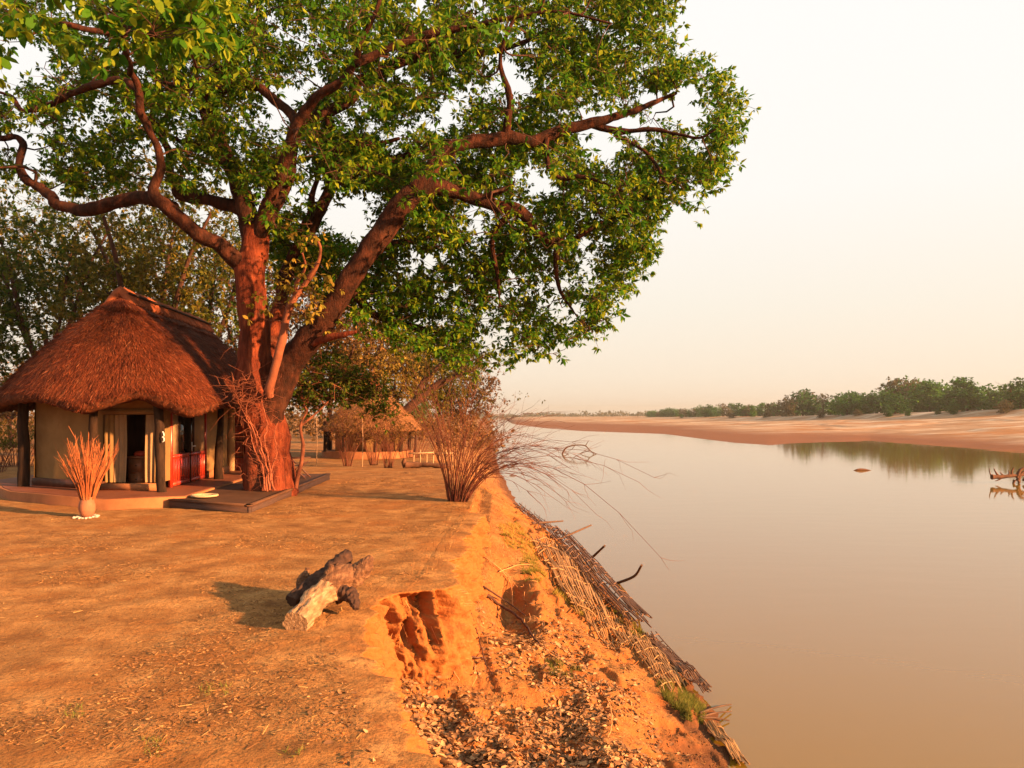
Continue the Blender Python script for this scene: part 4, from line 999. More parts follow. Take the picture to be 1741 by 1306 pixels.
# leaning tree by the far hut
b = gnd(650, 47); tree('leaning_tree', 'dark trunk leaning right over the far hut with thin drooping boughs', b, [(0, 0, -.2), (.8, 0, 2.0), (2.2, 0, 3.6), (4.0, 0, 5.0)], [(4.8, 0, 6.2, 2.6, 2, 1.3), (2.6, 0, 6.4, 1.8, 1.6, 1.2)], 150, 14, .22, m_olive,
     rtr=.45, limbs=[[(2.2, 0, 3.6), (2.6, .2, 4.8), (3.4, 0, 5.6), (4.6, 0, 6.8)], [(3.2, 0, 4.4), (4.6, .2, 5.2), (6, 0, 5.6)]], spread=.3)
b = gnd(705, 52); tree('flat_topped_tree', 'small bright green flat-topped tree beyond the far hut', b, [(0, 0, -.1), (.1, 0, 1.2), (0, 0, 2.4)], [(0, 0, 2.9, 1.7, 1.4, .7)], 130, 40, .14, m_fresh, rtr=.1, spread=.22)
# leafy sapling beside the trunk
sb = at(503, 828, 20.0); sb[2] = DZ
tree('sapling', 'thin crooked sapling with dark leaves on the deck right of the trunk', sb, [(0, 0, 0), (.06, 0, .35), (.16, 0, .75), (.18, .05, 1.2), (.10, .1, 1.7), (.25, .2, 2.1)],
     [(1.0, 1.2, 2.9, 1.5, 1.0, .65), (2.3, 2.0, 2.35, .7, .6, .5), (.1, .9, 2.6, .7, .7, .5), (1.4, 1.6, 2.75, .6, .6, .5), (.4, 1.5, 3.6, .6, .6, .3)], 280, 26, .13, m_darkleaf, bark_m=m_palebark, rtr=.07, spread=.19, wd=.45, limbs=[[(.1, .1, 1.7), (.5, .4, 2.1), (.8, .8, 2.5)], [(.25, .2, 2.1), (.0, .6, 2.4), (-.1, .8, 2.7)]])

def stem_shrub(name, label, base, n, hgt, spread_, mats, lean=(0, 0), r0=.02, group=None, arch=0.0, leafc=None, twig=3, cat='shrub', basew=.3):
    t = thing(name, label, cat, base, group); tips = []; tw = MB()
    for k in range(n):
        a = rng.uniform(0, 2 * math.pi); q = math.sqrt(rng.random()); h = hgt * rng.uniform(.55, 1.05)
        b0 = base + [math.cos(a) * q * basew, math.sin(a) * q * basew * .8, -.05]; b0[2] = float(tz(b0[0], b0[1])) - .04
        dirx = math.cos(a) * q * spread_ + lean[0] * rng.uniform(.2, 1.5); diry = math.sin(a) * q * spread_ + lean[1]
        ar = arch * max(0, dirx) * rng.uniform(.3, 1.3)
        tt = np.linspace(0, 1, 9)
        P_ = b0 + np.stack([dirx * h * (.35 * tt + .65 * tt ** 2) * (1 + ar * .5), diry * h * tt ** 1.3, h * (tt * 1.0) - ar * h * tt ** 3 * 1.15], 1) + np.cumsum(rng.normal(0, .012 * h / 3, (9, 3)), 0)
        P_[0] = b0
        mb = MB(); mb.tube(P_, np.linspace(r0 * rng.uniform(.7, 1.2), .004, 9), n=5, caps=False); mb.build('stem', mats[0] if k % 3 else mats[1], t)
        for _ in range(twig):
            j = rng.integers(4, 9); c = P_[j]; d = unit(P_[j] - P_[j - 1]) * rng.uniform(.2, .6) * h / 3 + rng.normal(0, .16, 3) * h / 3
            e = c + d; d2 = d * .6 + rng.normal(0, .1, 3) * h / 3; tw.tube([c, c + d * .5 + rng.normal(0, .02, 3), e, e + d2 - [0, 0, .04]], [.005, .004, .003, .002], n=3, caps=False); tips.append(e + d2)
    tw.build('twigs', mats[1], t)['kind'] = 'stuff'
    if leafc:
        m_, frac, per, ln = leafc; tp = np.array(tips); tp = tp[np.argsort(-tp[:, 2])][:int(len(tp) * frac)]
        mb = MB(); leaves(mb, tp, np.zeros_like(tp), per, .09, ln, .42, tv=QUADV, tf=QUADF, droop=.5); mb.build('foliage', m_, t)['kind'] = 'stuff'
    return t
m_cane = mat('red_cane', [(0.3, (0.055, 0.014, 0.008)), (0.7, (0.125, 0.032, 0.016))], sc=4)
m_cane2 = mat('brown_cane', [(0.3, (0.08, 0.028, 0.014)), (0.7, (0.17, 0.062, 0.030))], sc=4)
sbase = hit(778, 853)[0]
stem_shrub('arching_shrub', 'bare many-stemmed shrub arching over the river at the bank edge', sbase, 84, 3.15, .72, (m_cane, m_cane2), lean=(.36, 0), r0=.011, arch=1.0, leafc=(m_olive, .16, 4, .07), twig=9, basew=.24)
for px, Y, n, h, lab in [(590, 37, 30, 2.8, 'twiggy red shrub in front of the dark canvas wall of the far hut'), (636, 38, 26, 2.6, 'thin red shrub between the two other shrubs at the far hut'), (660, 34.5, 30, 2.7, 'dense red shrub nearest the log by the far hut')]:
    b = gnd(px, Y); stem_shrub('twiggy_shrub', lab, b, n, h, .6, (m_redtwig, m_cane2), r0=.013, group='twiggy shrubs by the far hut', leafc=(m_brownleaf, .9, 6, .11), twig=14, basew=.22)
for px, Y, h, lab in [(800, 40, 2.6, 'rusty thicket behind the base of the arching shrub'), (700, 46, 2.4, 'low brown bush behind the wooden rail'), (30, 36, 1.6, 'low grey bush left of the hut by the frame edge'), (-20, 30, 1.8, 'twiggy bush at the extreme left edge of the photo'), (60, 48, 2.6, 'brown bush seen past the left end of the plinth')]:
    b = gnd(px, Y); stem_shrub('brown_bush', lab, b, 40, h, .75, (m_redtwig, m_cane2), r0=.016, group='dry bushes around the camp', leafc=(m_brownleaf if px > 500 else m_olive, .7, 6, .13), twig=8, basew=.8)
# ------------------------------------------------------------------ far hut, rail, log
b = gnd(625, 47); FH = thing('far_hut', 'smaller thatched hut in the distance behind the red shrubs', 'hut', b)
fc = b[:2]; fz = b[2]
a8 = np.linspace(0, 2 * math.pi, 13)[:-1] + .13
mb = MB(); mb.prism(fc + np.stack([np.cos(a8) * 2.9, np.sin(a8) * 2.5], 1), fz - .4, fz + .42); mb.build('plinth', m_cement, FH)
NU, NT = 60, 16; uu = np.linspace(0, 2 * math.pi, NU, endpoint=False)
rows = []
for t in np.linspace(.03, 1, NT):
    r = 3.2 * t; rows.append(np.stack([fc[0] + .3 + np.cos(uu) * r, fc[1] + np.sin(uu) * r, fz + 4.8 - 3.0 * t + .18 * math.sin(math.pi * t) + .05 * np.cos(uu * 8) * t + .04 * fbm(np.stack([np.cos(uu) * r * 2, np.sin(uu) * r * 2, uu * 0], 1), 3)], 1))
for t, dz in ((.99, -.16), (.9, -.18), (.5, -.3), (.05, -.3)):
    r = 3.2 * t; rows.append(np.stack([fc[0] + .3 + np.cos(uu) * r, fc[1] + np.sin(uu) * r, np.full(NU, fz + 4.8 - 3.0 * t + dz)], 1))
mb = MB(); mb.grid(np.array(rows), wrap=True, flip=True)
m_thatch2 = mat('pale_thatch', [(0.3, (0.17, 0.07, 0.025)), (0.7, (0.29, 0.135, 0.05))], sc=5, detail=9, bump=.8, bsc=30)
fr = mb.build('roof', m_thatch2, FH, smooth=True)
N = 7000; th = rng.uniform(0, 2 * math.pi, N); t = np.sqrt(rng.random(N)); r = 3.2 * t
p0 = np.stack([fc[0] + .3 + np.cos(th) * r, fc[1] + np.sin(th) * r, fz + 4.85 - 3.0 * t + .18 * np.sin(np.pi * t)], 1)
mb = MB(); mb.scatter(*blade, p0, np.stack([np.cos(th), np.sin(th), -.7 + 0 * th], 1) + rng.normal(0, .07, (N, 3)), np.stack([np.cos(th) * .6, np.sin(th) * .6, 1 + 0 * th], 1) + rng.normal(0, .3, (N, 3)), rng.uniform(.2, .45, N), rng.uniform(.015, .03, N))
mb.build('thatch_straw', m_thatch2, fr)['kind'] = 'stuff'
mb = MB(); mb.lathe([fc[0] + .3, fc[1], fz + 4.55], [(.55, -.05), (.5, .12), (.25, .3), (.12, .42), (.001, .46)], 16, nz=(.1, 4)); mb.build('roof_cap', m_ridge, fr, smooth=True)
for x, y in ((-2.4, -1.3), (-1.0, -2.15), (.9, -2.2), (2.3, -1.35), (2.6, .6), (-2.6, .5)):
    mb = MB(); mb.tube([[fc[0] + x, fc[1] + y, fz + .4], [fc[0] + x + .02, fc[1] + y, fz + 1.3], [fc[0] + x, fc[1] + y, fz + 2.3]], .12, n=9, nz=(.03, 3, 1)); mb.build('post', m_post, FH, smooth=True)
for (x0, y0), (x1, y1) in (((-1.7, -1.5), (.9, -1.8)), ((.9, -1.8), (2.0, -1.0)), ((-1.7, -1.5), (-2.0, 1)), ((2.0, -1.0), (2.1, 1))):
    A_ = np.array([x0, y0]) + fc; B_ = np.array([x1, y1]) + fc; d = B_ - A_
    mb = MB(); mb.box([*(A_ + B_) / 2, fz + 1.3], [np.linalg.norm(d), .05, 1.8], math.atan2(d[1], d[0])); mb.build('wall', m_canvas, FH)
mb = MB(); mb.box([fc[0] + 1.6, fc[1] - 1.47, fz + 1.15], [.7, .05, 1.4], math.atan2(.8, 1.1)); mb.build('door', m_dkwood, FH)

RB = gnd(722, 37); rl = thing('wooden_rail', 'short weathered wooden rail on posts near the bank beyond the log', 'railing', RB)
m_grey = mat('weathered_wood', [(0.3, (0.26, 0.15, 0.08)), (0.7, (0.42, 0.27, 0.15))], sc=5, stretch=(4, 4, .6), bump=.5, bsc=20)
for k, x in enumerate(np.linspace(-.55, 1.35, 7)):
    y = x * .35; mb = MB(); zt = .62 + rng.uniform(-.05, .22); mb.tube([RB + [x, y, -.1], RB + [x + .02, y, zt * .5], RB + [x + rng.normal(0, .02), y, zt]], .035, n=7, nz=(.02, 6, .4)); mb.build('post', m_grey, rl, smooth=True)
for z, a, b_ in ((.64, -.75, .45), (.60, .5, 1.45)):
    mb = MB(); mb.beam(RB + [a, a * .35 - .06, z], RB + [b_, b_ * .35 - .06, z + .03], .22, .05); mb.build('rail', m_grey, rl)
LB = gnd(718, 34); lg = thing('fallen_log', 'dark crooked log lying on the terrace beside the red shrubs', 'log', LB)
m_log = mat('dark_log', [(0.3, (0.06, 0.028, 0.016)), (0.7, (0.14, 0.06, 0.03))], sc=4, bump=.6, bsc=16)
mb = MB(); mb.tube(spline([LB + [-.80, 0, .14], LB + [-.3, .1, .13], LB + [.3, 0, .16], LB + [.9, -.1, .10], LB + [1.35, 0, .12]], 5), np.linspace(.15, .09, 21), n=10, nz=(.07, 4, 1)); mb.build('stem', m_log, lg, smooth=True)
mb = MB(); mb.tube([LB + [-.78, 0, .05], LB + [-.86, -.02, .28], LB + [-.82, -.03, .46]], [.13, .11, .04], n=8, nz=(.05, 5, 1)); mb.build('stub', m_log, lg, smooth=True)
# tall thin sticks by the far hut
for px, lab in ((538, 'thin pale pole standing left of the far hut'), (616, 'thin pale pole standing before the far hut wall')):
    b = gnd(px, 36); mb = MB(); mb.tube([b - [0, 0, .1], b + [.03, 0, 1.2], b + [0.0, 0, 2.4]], [.022, .02, .015], n=6); o = mb.build('thin_pole', m_grey, smooth=True); tag(o, lab, 'pole', 'thin poles by the far hut')

# ------------------------------------------------------------------ driftwood stump on the terrace
S0 = hit(555, 1045)[0]; sY = S0[1]
stump = thing('driftwood', 'twisted driftwood stump with a pale weathered end lying on the terrace', 'driftwood', S0)
m_drift = mat('driftwood', [(0.3, (0.045, 0.020, 0.010)), (0.5, (0.12, 0.055, 0.026)), (0.7, (0.23, 0.125, 0.06))], sc=3, detail=9, stretch=(7, .9, 7), bump=.9, bsc=9, bdist=.03, second=[(1.5, .55, .75, (.12, .05, .024))])
m_pale = mat('bleached_wood', [(0.3, (0.11, 0.055, 0.026)), (0.52, (0.27, 0.16, 0.08)), (0.75, (0.44, 0.31, 0.18))], sc=3, detail=9, stretch=(8, .8, 8), bump=1.0, bsc=5, bdist=.03)
m_charred = mat('dark_driftwood', [(0.3, (0.02, 0.010, 0.007)), (0.6, (0.055, 0.026, 0.015)), (0.8, (0.11, 0.05, 0.028))], sc=4, stretch=(3, 3, 3), bump=.7, bsc=14)
def g_(x, y, z): return S0 + np.array([x, y, z])
def chunk(name, pts, rad, m_, n=40, nz=None):
    S = spline(np.column_stack([pts, np.array(rad) * .84]), 16); mb = MB(); mb.tube(S[:, :3], S[:, 3], n=n, nz=nz or [(.05, 3.6, (1, .6, 1)), (.040, 17, (1, .10, 1)), (.025, 45, (1, .08, 1))]); return mb.build(name, m_, stump, smooth=True)
chunk('pale_end', [g_(-.16, -.62, .08), g_(-.13, -.42, .12), g_(-.07, -.15, .19), g_(.02, .12, .26)], [.15, .14, .145, .17], m_pale)
chunk('heart', [g_(-.06, -.05, .18), g_(.06, .2, .30), g_(.12, .42, .30), g_(.14, .6, .22)], [.14, .20, .20, .10], m_drift)
chunk('dark_log', [g_(-.36, .10, .14), g_(-.22, .22, .24), g_(-.06, .38, .36), g_(.06, .55, .50), g_(.10, .62, .58)], [.13, .14, .12, .11, .06], m_charred)
chunk('dark_knob', [g_(-.38, -.05, .16), g_(-.33, .03, .20), g_(-.24, .12, .24)], [.09, .10, .07], m_charred)
chunk('flared_root', [g_(.10, .25, .22), g_(.24, .34, .32), g_(.34, .44, .44), g_(.40, .50, .54)], [.12, .13, .12, .04], m_drift)
chunk('flared_root', [g_(.12, .12, .22), g_(.24, .06, .20), g_(.32, -.04, .13), g_(.35, -.1, .08)], [.14, .11, .08, .04], m_charred)
chunk('splinter', [g_(-.02, .10, .34), g_(.0, .12, .42), g_(.03, .13, .52)], [.07, .06, .02], m_drift)
chunk('splinter', [g_(-.33, .28, .2), g_(-.34, .32, .32), g_(-.30, .34, .44)], [.09, .08, .03], m_drift)

# ------------------------------------------------------------------ fallen reed mats on the bank
m_reedp = mat('bleached_reed', [(0.3, (0.26, 0.14, 0.05)), (0.7, (0.42, 0.25, 0.10))], sc=2, island=(.75, (.15, .07, .028)), rough=.7)
m_reedd = mat('grey_reed', [(0.3, (0.11, 0.055, 0.03)), (0.7, (0.21, 0.11, 0.057))], sc=2, island=(.7, (.08, .04, .022)), rough=.7)
def mat_panel(name, label, fu, fl, nu, nl, n, ncross, m_, lift=(.05, .05), r=.013, stand=0.0, bow=.05, gaps=.0):
    """woven panel lying on the bank; corners: far-upper, far-lower, near-upper, near-lower (pixels)"""
    c = [hit(*k)[0] for k in (fu, fl, nu, nl)]
    for q in (0, 1, 2, 3): c[q][2] = max(c[q][2], WATER + .03)
    cen = sum(c) / 4; t = thing(name, label, 'reed mat', cen, 'fallen reed mats on the bank')
    def pt(a, b):
        p = (c[0] * (1 - b) + c[1] * b) * (1 - a) + (c[2] * (1 - b) + c[3] * b) * a
        z = max(float(tz(p[0], p[1])), WATER - .05)
        return np.array([p[0], p[1], max(z + lift[0] * (1 - b) + lift[1] * b + stand * math.sin(math.pi * b) * .5, WATER + .02)])
    Lm = np.linalg.norm(c[2] - c[0])
    for k in range(n):
        b = (k + .5) / n + rng.normal(0, .10 / n); a0 = max(0, rng.normal(.03, .05)); a1 = min(1.06, rng.normal(.96, .06))
        if rng.random() < gaps: a0, a1 = sorted(rng.uniform(0, 1, 2)); a1 += .1
        m = 9; aa = np.linspace(a0, a1, m); sk = rng.normal(0, .35 / n)
        P_ = np.array([pt(x, np.clip(b + sk * (x - .5), 0, 1)) for x in aa]); P_[:, 2] += r * .8 * np.sin(aa * ncross * math.pi + (k % 2) * math.pi) + rng.normal(0, .004, m) + bow * rng.random() * .3
        mb = MB(); mb.tube(P_, r * rng.uniform(.7, 1.15), n=5); mb.build('reed', m_, t)
    for k in range(ncross):
        a = (k + .5) / ncross; bb = np.linspace(-.02, 1.02, 9)
        P_ = np.array([pt(np.clip(a + rng.normal(0, .004), 0, 1), x) for x in bb]); P_[:, 2] += .004
        mb = MB(); mb.tube(P_, r * .8, n=5); mb.build('cross_reed', m_, t)
    return t
mat_panel('reed_mat', 'pale woven reed mat spread over the upper bank slope', (900, 922), (985, 945), (975, 1040), (1048, 1082), 40, 13, m_reedp, lift=(.10, .08), r=.017)
mat_panel('reed_mat', 'dark leaning reed fence along the water below the pale mat', (925, 905), (962, 915), (1075, 1078), (1113, 1088), 24, 22, m_reedd, lift=(.20, .38), r=.016, stand=.15)
mat_panel('reed_mat', 'torn pale reed mat lower on the bank nearer the camera', (1062, 1085), (1108, 1082), (1130, 1185), (1175, 1165), 26, 7, m_reedp, lift=(.06, .07), r=.014, gaps=.2)
mat_panel('reed_mat', 'short row of pale reeds above the green tuft on the slope', (985, 1035), (1055, 1045), (1040, 1112), (1098, 1096), 26, 5, m_reedp, lift=(.05, .05), r=.013, gaps=.1)
mat_panel('reed_mat', 'dark broken reeds at the upstream end of the matting', (872, 862), (884, 860), (925, 912), (952, 912), 16, 8, m_reedd, lift=(.12, .25), r=.016, gaps=.4)
mat_panel('reed_mat', 'grey reed strip at the waterline below the torn mat', (1090, 1085), (1116, 1088), (1165, 1160), (1192, 1172), 16, 8, m_reedd, lift=(.08, .16), r=.013, gaps=.2)
mat_panel('reed_mat', 'dark loose reeds poking over the water at the torn mat', (1150, 1150), (1168, 1142), (1200, 1200), (1212, 1188), 13, 2, m_reedd, lift=(.18, .22), r=.013)
mat_panel('reed_mat', 'reed bundle along the waterline at the bottom of the photo', (1196, 1235), (1222, 1240), (1250, 1304), (1272, 1304), 16, 3, m_reedp, lift=(.07, .10), r=.012, gaps=.15)
# broken reeds lying loose on the lower slope
m_peg = mat('dark_pole_wet', [(0.3, (0.05, 0.028, 0.018)), (0.7, (0.12, 0.065, 0.038))], sc=5)
def pole(a, b, ya, yb, r, lab, name='pole', cat='pole', group=None, m_=None, midp=None, seat=True):
    A_ = at(*a, ya) if ya else hit(*a)[0]; B_ = at(*b, yb if yb else A_[1])
    pts = [A_, (A_ + B_) / 2 if midp is None else at(*midp, (A_[1] + (yb or A_[1])) / 2), B_]
    mb = MB(); mb.tube(spline(pts, 4), np.linspace(r * 1.1, r * .8, 9), n=7, nz=(.01, 8, 1)); o = mb.build(name, m_ or m_peg, smooth=True); return tag(o, lab, cat, group)
GP = 'bare poles sticking out of the bank'
pole((905, 897), (957, 886), 0, 28, .035, 'thin dark pole jutting level over the water at the far mat end', group=GP)
pole((950, 918), (1005, 893), 0, 24.5, .035, 'long straight pole slanting up over the water behind the mats', group=GP)
pole((1002, 953), (1028, 928), 0, 21, .04, 'short dark pole leaning right above the middle of the reed fence', group=GP)
pole((1050, 993), (1091, 961), 0, 17.8, .036, 'bent dark pole curving up from the reed fence over the water', group=GP, midp=(1078, 980))
pole((936, 915), (955, 904), 0, 24.5, .03, 'short stick end just left of the long straight pole', group=GP)
pole((1150, 1140), (1182, 1140), 0, 12.2, .03, 'forked dark stick end by the loose reeds at the water', group=GP)
GS = 'dark sticks in the shallow water'
for k, (a, b, lab) in enumerate([((1190, 1222), (1243, 1200), 'upper thin stick reaching right in the shallows'), ((1190, 1225), (1243, 1213), 'middle dark stick reaching right in the shallows'), ((1192, 1226), (1240, 1228), 'lowest dark stick floating in the shallows')]):
    A_ = hit(*a)[0]; B_ = hit(*b)[0]; A_[2] = max(A_[2], WATER) + .04; B_[2] = WATER + .02; mb = MB(); mb.tube(spline([A_, (A_ + B_) / 2 + [0, 0, .02], B_], 4), np.linspace(.018, .010, 9), n=6); o = mb.build('stick', m_peg, smooth=True); tag(o, lab, 'stick', GS)
# roots hanging out of the clay face
m_root = mat('dark_root', [(0.3, (0.03, 0.012, 0.008)), (0.7, (0.09, 0.038, 0.022))], sc=6, bump=.3)
def root(pxs_, r, lab, lift=.05, m_=None, name='root', Yoff=None):
    H_ = hit([p[0] for p in pxs_], [p[1] for p in pxs_]); H_[:, 2] += lift
    H_ = H_ + (np.array([0, 0, CAMZ]) - H_) * (lift * .35 / np.linalg.norm(H_ - [0, 0, CAMZ], axis=1))[:, None]
    S = spline(H_, 5); mb = MB(); mb.tube(S + rng.normal(0, .004, S.shape), np.linspace(r, r * .45, len(S)), n=7, nz=(.01, 9, 1)); o = mb.build(name, m_ or m_root, smooth=True); return tag(o, lab, 'root', 'roots out of the bank')
root([(792, 1001), (822, 1018), (850, 1038), (878, 1056), (895, 1075), (905, 1092), (918, 1106)], .030, 'long thick black root running down the slope from the clay face', .09)
root([(800, 1000), (830, 1016), (862, 1038), (893, 1060)], .022, 'shorter black root lying just above the long thick one', .13)
root([(790, 1050), (789, 1075), (790, 1100), (790, 1124)], .014, 'straight black root hanging down the clay face', .14)
root([(792, 1030), (805, 1070), (815, 1105), (826, 1145), (838, 1165)], .012, 'thin black root trailing down to the dead leaves', .12)
root([(750, 1045), (735, 1075), (715, 1100), (704, 1130)], .018, 'short dark root slanting left across the clay face', .12)
m_paleroot = mat('pale_root', [(0.3, (0.40, 0.17, 0.06)), (0.7, (0.55, 0.27, 0.10))], sc=6)
GRN = [([(812, 950), (835, 968), (860, 985), (880, 1005)], 'pale root crossing the hollow in the bank'), ([(810, 935), (850, 975), (868, 1005), (873, 1040)], 'long pale root falling right of the hollow'), ([(716, 1040), (745, 1090), (765, 1140), (780, 1165)], 'fine pale root hanging before the clay face'),
       ([(848, 978), (880, 970), (905, 968)], 'pale twig lying level under the yellow grass'), ([(1010, 1168), (1035, 1205), (1040, 1240), (1034, 1262)], 'thin pale root curving down the lower bank')]
for pts, lab in GRN: root(pts, .011, lab, .06, m_paleroot)
o = root([(775, 1122), (800, 1128), (825, 1130)], .022, 'short brown stick stuck level in the foot of the clay face', .07, m_dkwood, name='broken_stick'); o['category'] = 'stick'
fine = MB()
for k in range(150):
    px, py = rng.uniform(770, 905), rng.uniform(900, 1060)
    if rng.random() < .4: px, py = rng.uniform(640, 830), rng.uniform(1010, 1150)
    h0 = hit(px, py, .05)[0]; d = np.array([rng.normal(.05, .12), rng.normal(-.08, .1), -rng.uniform(.1, .4)]); h0 = h0 + unit(np.array([0, 0, CAMZ]) - h0) * .06
    q = h0 + d; q[2] = max(q[2], float(tz(q[0], q[1])) + .01); fine.tube([h0, (h0 + q) / 2 + rng.normal(0, .04, 3), q], [.005, .004, .0025], n=3, caps=False)
o = fine.build('rootlets', m_paleroot); tag(o, 'tangle of fine hanging rootlets on the eroded clay bank', kind='stuff')

# ------------------------------------------------------------------ driftwood in the river
def snag(name, label, cat, c, limbs, m_, grp=None):
    t = thing(name, label, cat, c, grp)
    for pts, r in limbs:
        S = spline(np.array(pts, float), 4); mb = MB(); mb.tube(S, np.linspace(r, r * .35, len(S)), n=7, nz=(r * .5, 6, 1)); mb.build('branch', m_, t, smooth=True)
    return t
sY = 4.5 * FPX / (772 - HY)
W_ = lambda px, py, dy=0: at(px, py, sY + dy)
snag('drowned_branch', 'crooked dead branch rising from the calm river beside the arching shrub', 'branch', W_(985, 772),
     [([W_(955, 774), W_(962, 762), W_(978, 757), W_(995, 758), W_(1003, 766), W_(1012, 771), W_(1022, 774)], .10), ([W_(978, 757), W_(972, 764), W_(966, 767)], .05), ([W_(995, 759), W_(999, 752), W_(1001, 750)], .05), ([W_(1003, 766), W_(990, 770), W_(980, 777)], .06), ([W_(958, 768), W_(970, 773), W_(985, 776)], .05), ([W_(1010, 770), W_(1005, 775), W_(1000, 779)], .05)], m_peg)
rY = 4.5 * FPX / (822 - HY); W2 = lambda px, py, dy=0: at(px, py, rY + dy)
snag('root_snag', 'spiky driftwood root mass in the river at the right edge', 'driftwood', W2(1730, 822),
     [([W2(1686, 811), W2(1700, 811), W2(1720, 809), W2(1745, 807), W2(1790, 800)], .17), ([W2(1686, 811), W2(1683, 804), W2(1682, 796)], .05), ([W2(1698, 810), W2(1693, 803), W2(1690, 797)], .08), ([W2(1706, 809), W2(1700, 803)], .07), ([W2(1720, 808), W2(1721, 800), W2(1724, 795)], .08), ([W2(1728, 812), W2(1734, 800), W2(1744, 795), W2(1760, 790)], .13),
      ([W2(1730, 818), W2(1736, 806), W2(1745, 800)], .14), ([W2(1725, 816), W2(1722, 824), W2(1719, 832)], .09), ([W2(1733, 818), W2(1732, 826), W2(1736, 834)], .09), ([W2(1741, 815), W2(1755, 820), W2(1780, 818)], .15), ([W2(1712, 811), W2(1716, 804), W2(1714, 800)], .06), ([W2(1704, 812), W2(1698, 816), W2(1692, 818)], .06)], m_log)
fY = 4.5 * FPX / (800 - HY); c = at(1465, 800, fY); mb = MB(); mb.tube(spline([c + [-.65, 0, .0], c + [-.2, 0, .07], c + [.25, .05, .06], c + [.75, 0, .0]], 4), [.02,.05,.08,.09,.1,.1,.1,.09,.09,.07,.06,.04,.02], n=7); o = mb.build('floating_log', m_log, smooth=True)
tag(o, 'low dark log floating alone in the middle of the river', 'log')
c = at(872, 809, 4.5 * FPX / (809 - HY)); mb = MB(); mb.tube([c + [-.25, 0, 0], c + [0, 0, .05], c + [.3, .1, .01]], [.03, .04, .02], n=6); o = mb.build('floating_stick', m_log, smooth=True); tag(o, 'small dark stick floating just off the bank beside the shrub', 'stick')

# ------------------------------------------------------------------ ground cover
def sample(n, x0, x1, y0, y1, dens=None):
    out = []
    k = 0
    while k < n:
        u = rng.random(n * 2); Y = y0 * (y1 / y0) ** u; X = rng.uniform(x0, x1, n * 2)
        ok = np.abs(X) < Y * .74 + .5
        if dens is not None: ok &= rng.random(n * 2) < dens(X, Y)
        out.append(np.stack([X[ok], Y[ok]], 1)); k += ok.sum()
    return np.concatenate(out)[:n]
land = lambda X, Y: (rim_dist(X, Y) < .0)
def lit_d(X, Y): return np.where(land(X, Y), sm(fbm2(X, Y, .7, 4), -.05, .28) * .9 + .1, sm(fbm2(X, Y, 1.1, 3, 8.), -.2, .15) * .8)
m_grass = mat('dry_straw', [(0.3, (0.28, 0.13, 0.035)), (0.7, (0.44, 0.23, 0.07))], sc=3, island=(.85, [(0, (.06, .024, .010)), (.45, (.15, .064, .02)), (.8, (.30, .15, .044)), (1, (.46, .28, .10))]))
not_deck = lambda p: ~((p[:, 0] < -5.6) & (p[:, 1] > 16))
g = sample(38000, -14, 2.8, 3.4, 30, lit_d); g = g[not_deck(g)]; N = len(g); nn = nrm_at(g[:, 0], g[:, 1]); a = rng.uniform(0, 2 * math.pi, N)
ax = np.stack([np.cos(a), np.sin(a), rng.uniform(-.05, .55, N)], 1); ax = ax - nn * np.sum(ax * nn, 1, keepdims=True) * .7
p = np.column_stack([g, tz(g[:, 0], g[:, 1]) + .006]); sc_ = 1.0
mb = MB(); mb.scatter(*blade, p, ax, nn + rng.normal(0, .4, (N, 3)), rng.uniform(.02, .11, N), rng.uniform(.002, .005, N) * (1 + g[:, 1] * .05))
o = mb.build('dry_grass', m_grass); tag(o, 'scattered dry straw and grass litter on the orange earth', kind='stuff')
# crumbs, small dark leaves and bark on the terrace
m_crumb = mat('leaf_crumb', [(0.3, (0.12, 0.05, 0.02)), (0.7, (0.26, 0.12, 0.045))], sc=3, island=(.8, [(0, (.07, .03, .014)), (.5, (.19, .085, .03)), (1, (.42, .22, .08))]))
g = sample(34000, -14, 2.8, 3.4, 30, lambda X, Y: np.where(land(X, Y), sm(fbm2(X, Y, .7, 4), .0, .3), .75)); g = g[not_deck(g)]; N = len(g)
p = np.column_stack([g, tz(g[:, 0], g[:, 1]) + .008]); a = rng.uniform(0, 6.3, N); ax = np.stack([np.cos(a), np.sin(a), rng.uniform(-.1, .4, N)], 1)
mb = MB(); L_ = rng.uniform(.010, .036, N); mb.scatter(QUADV, QUADF, p, ax, rng.normal(0, .4, (N, 3)) + [0, 0, 1], L_, L_ * .5)
o = mb.build('leaf_crumbs', m_crumb); tag(o, 'small broken dead leaves strewn over the terrace', kind='stuff')
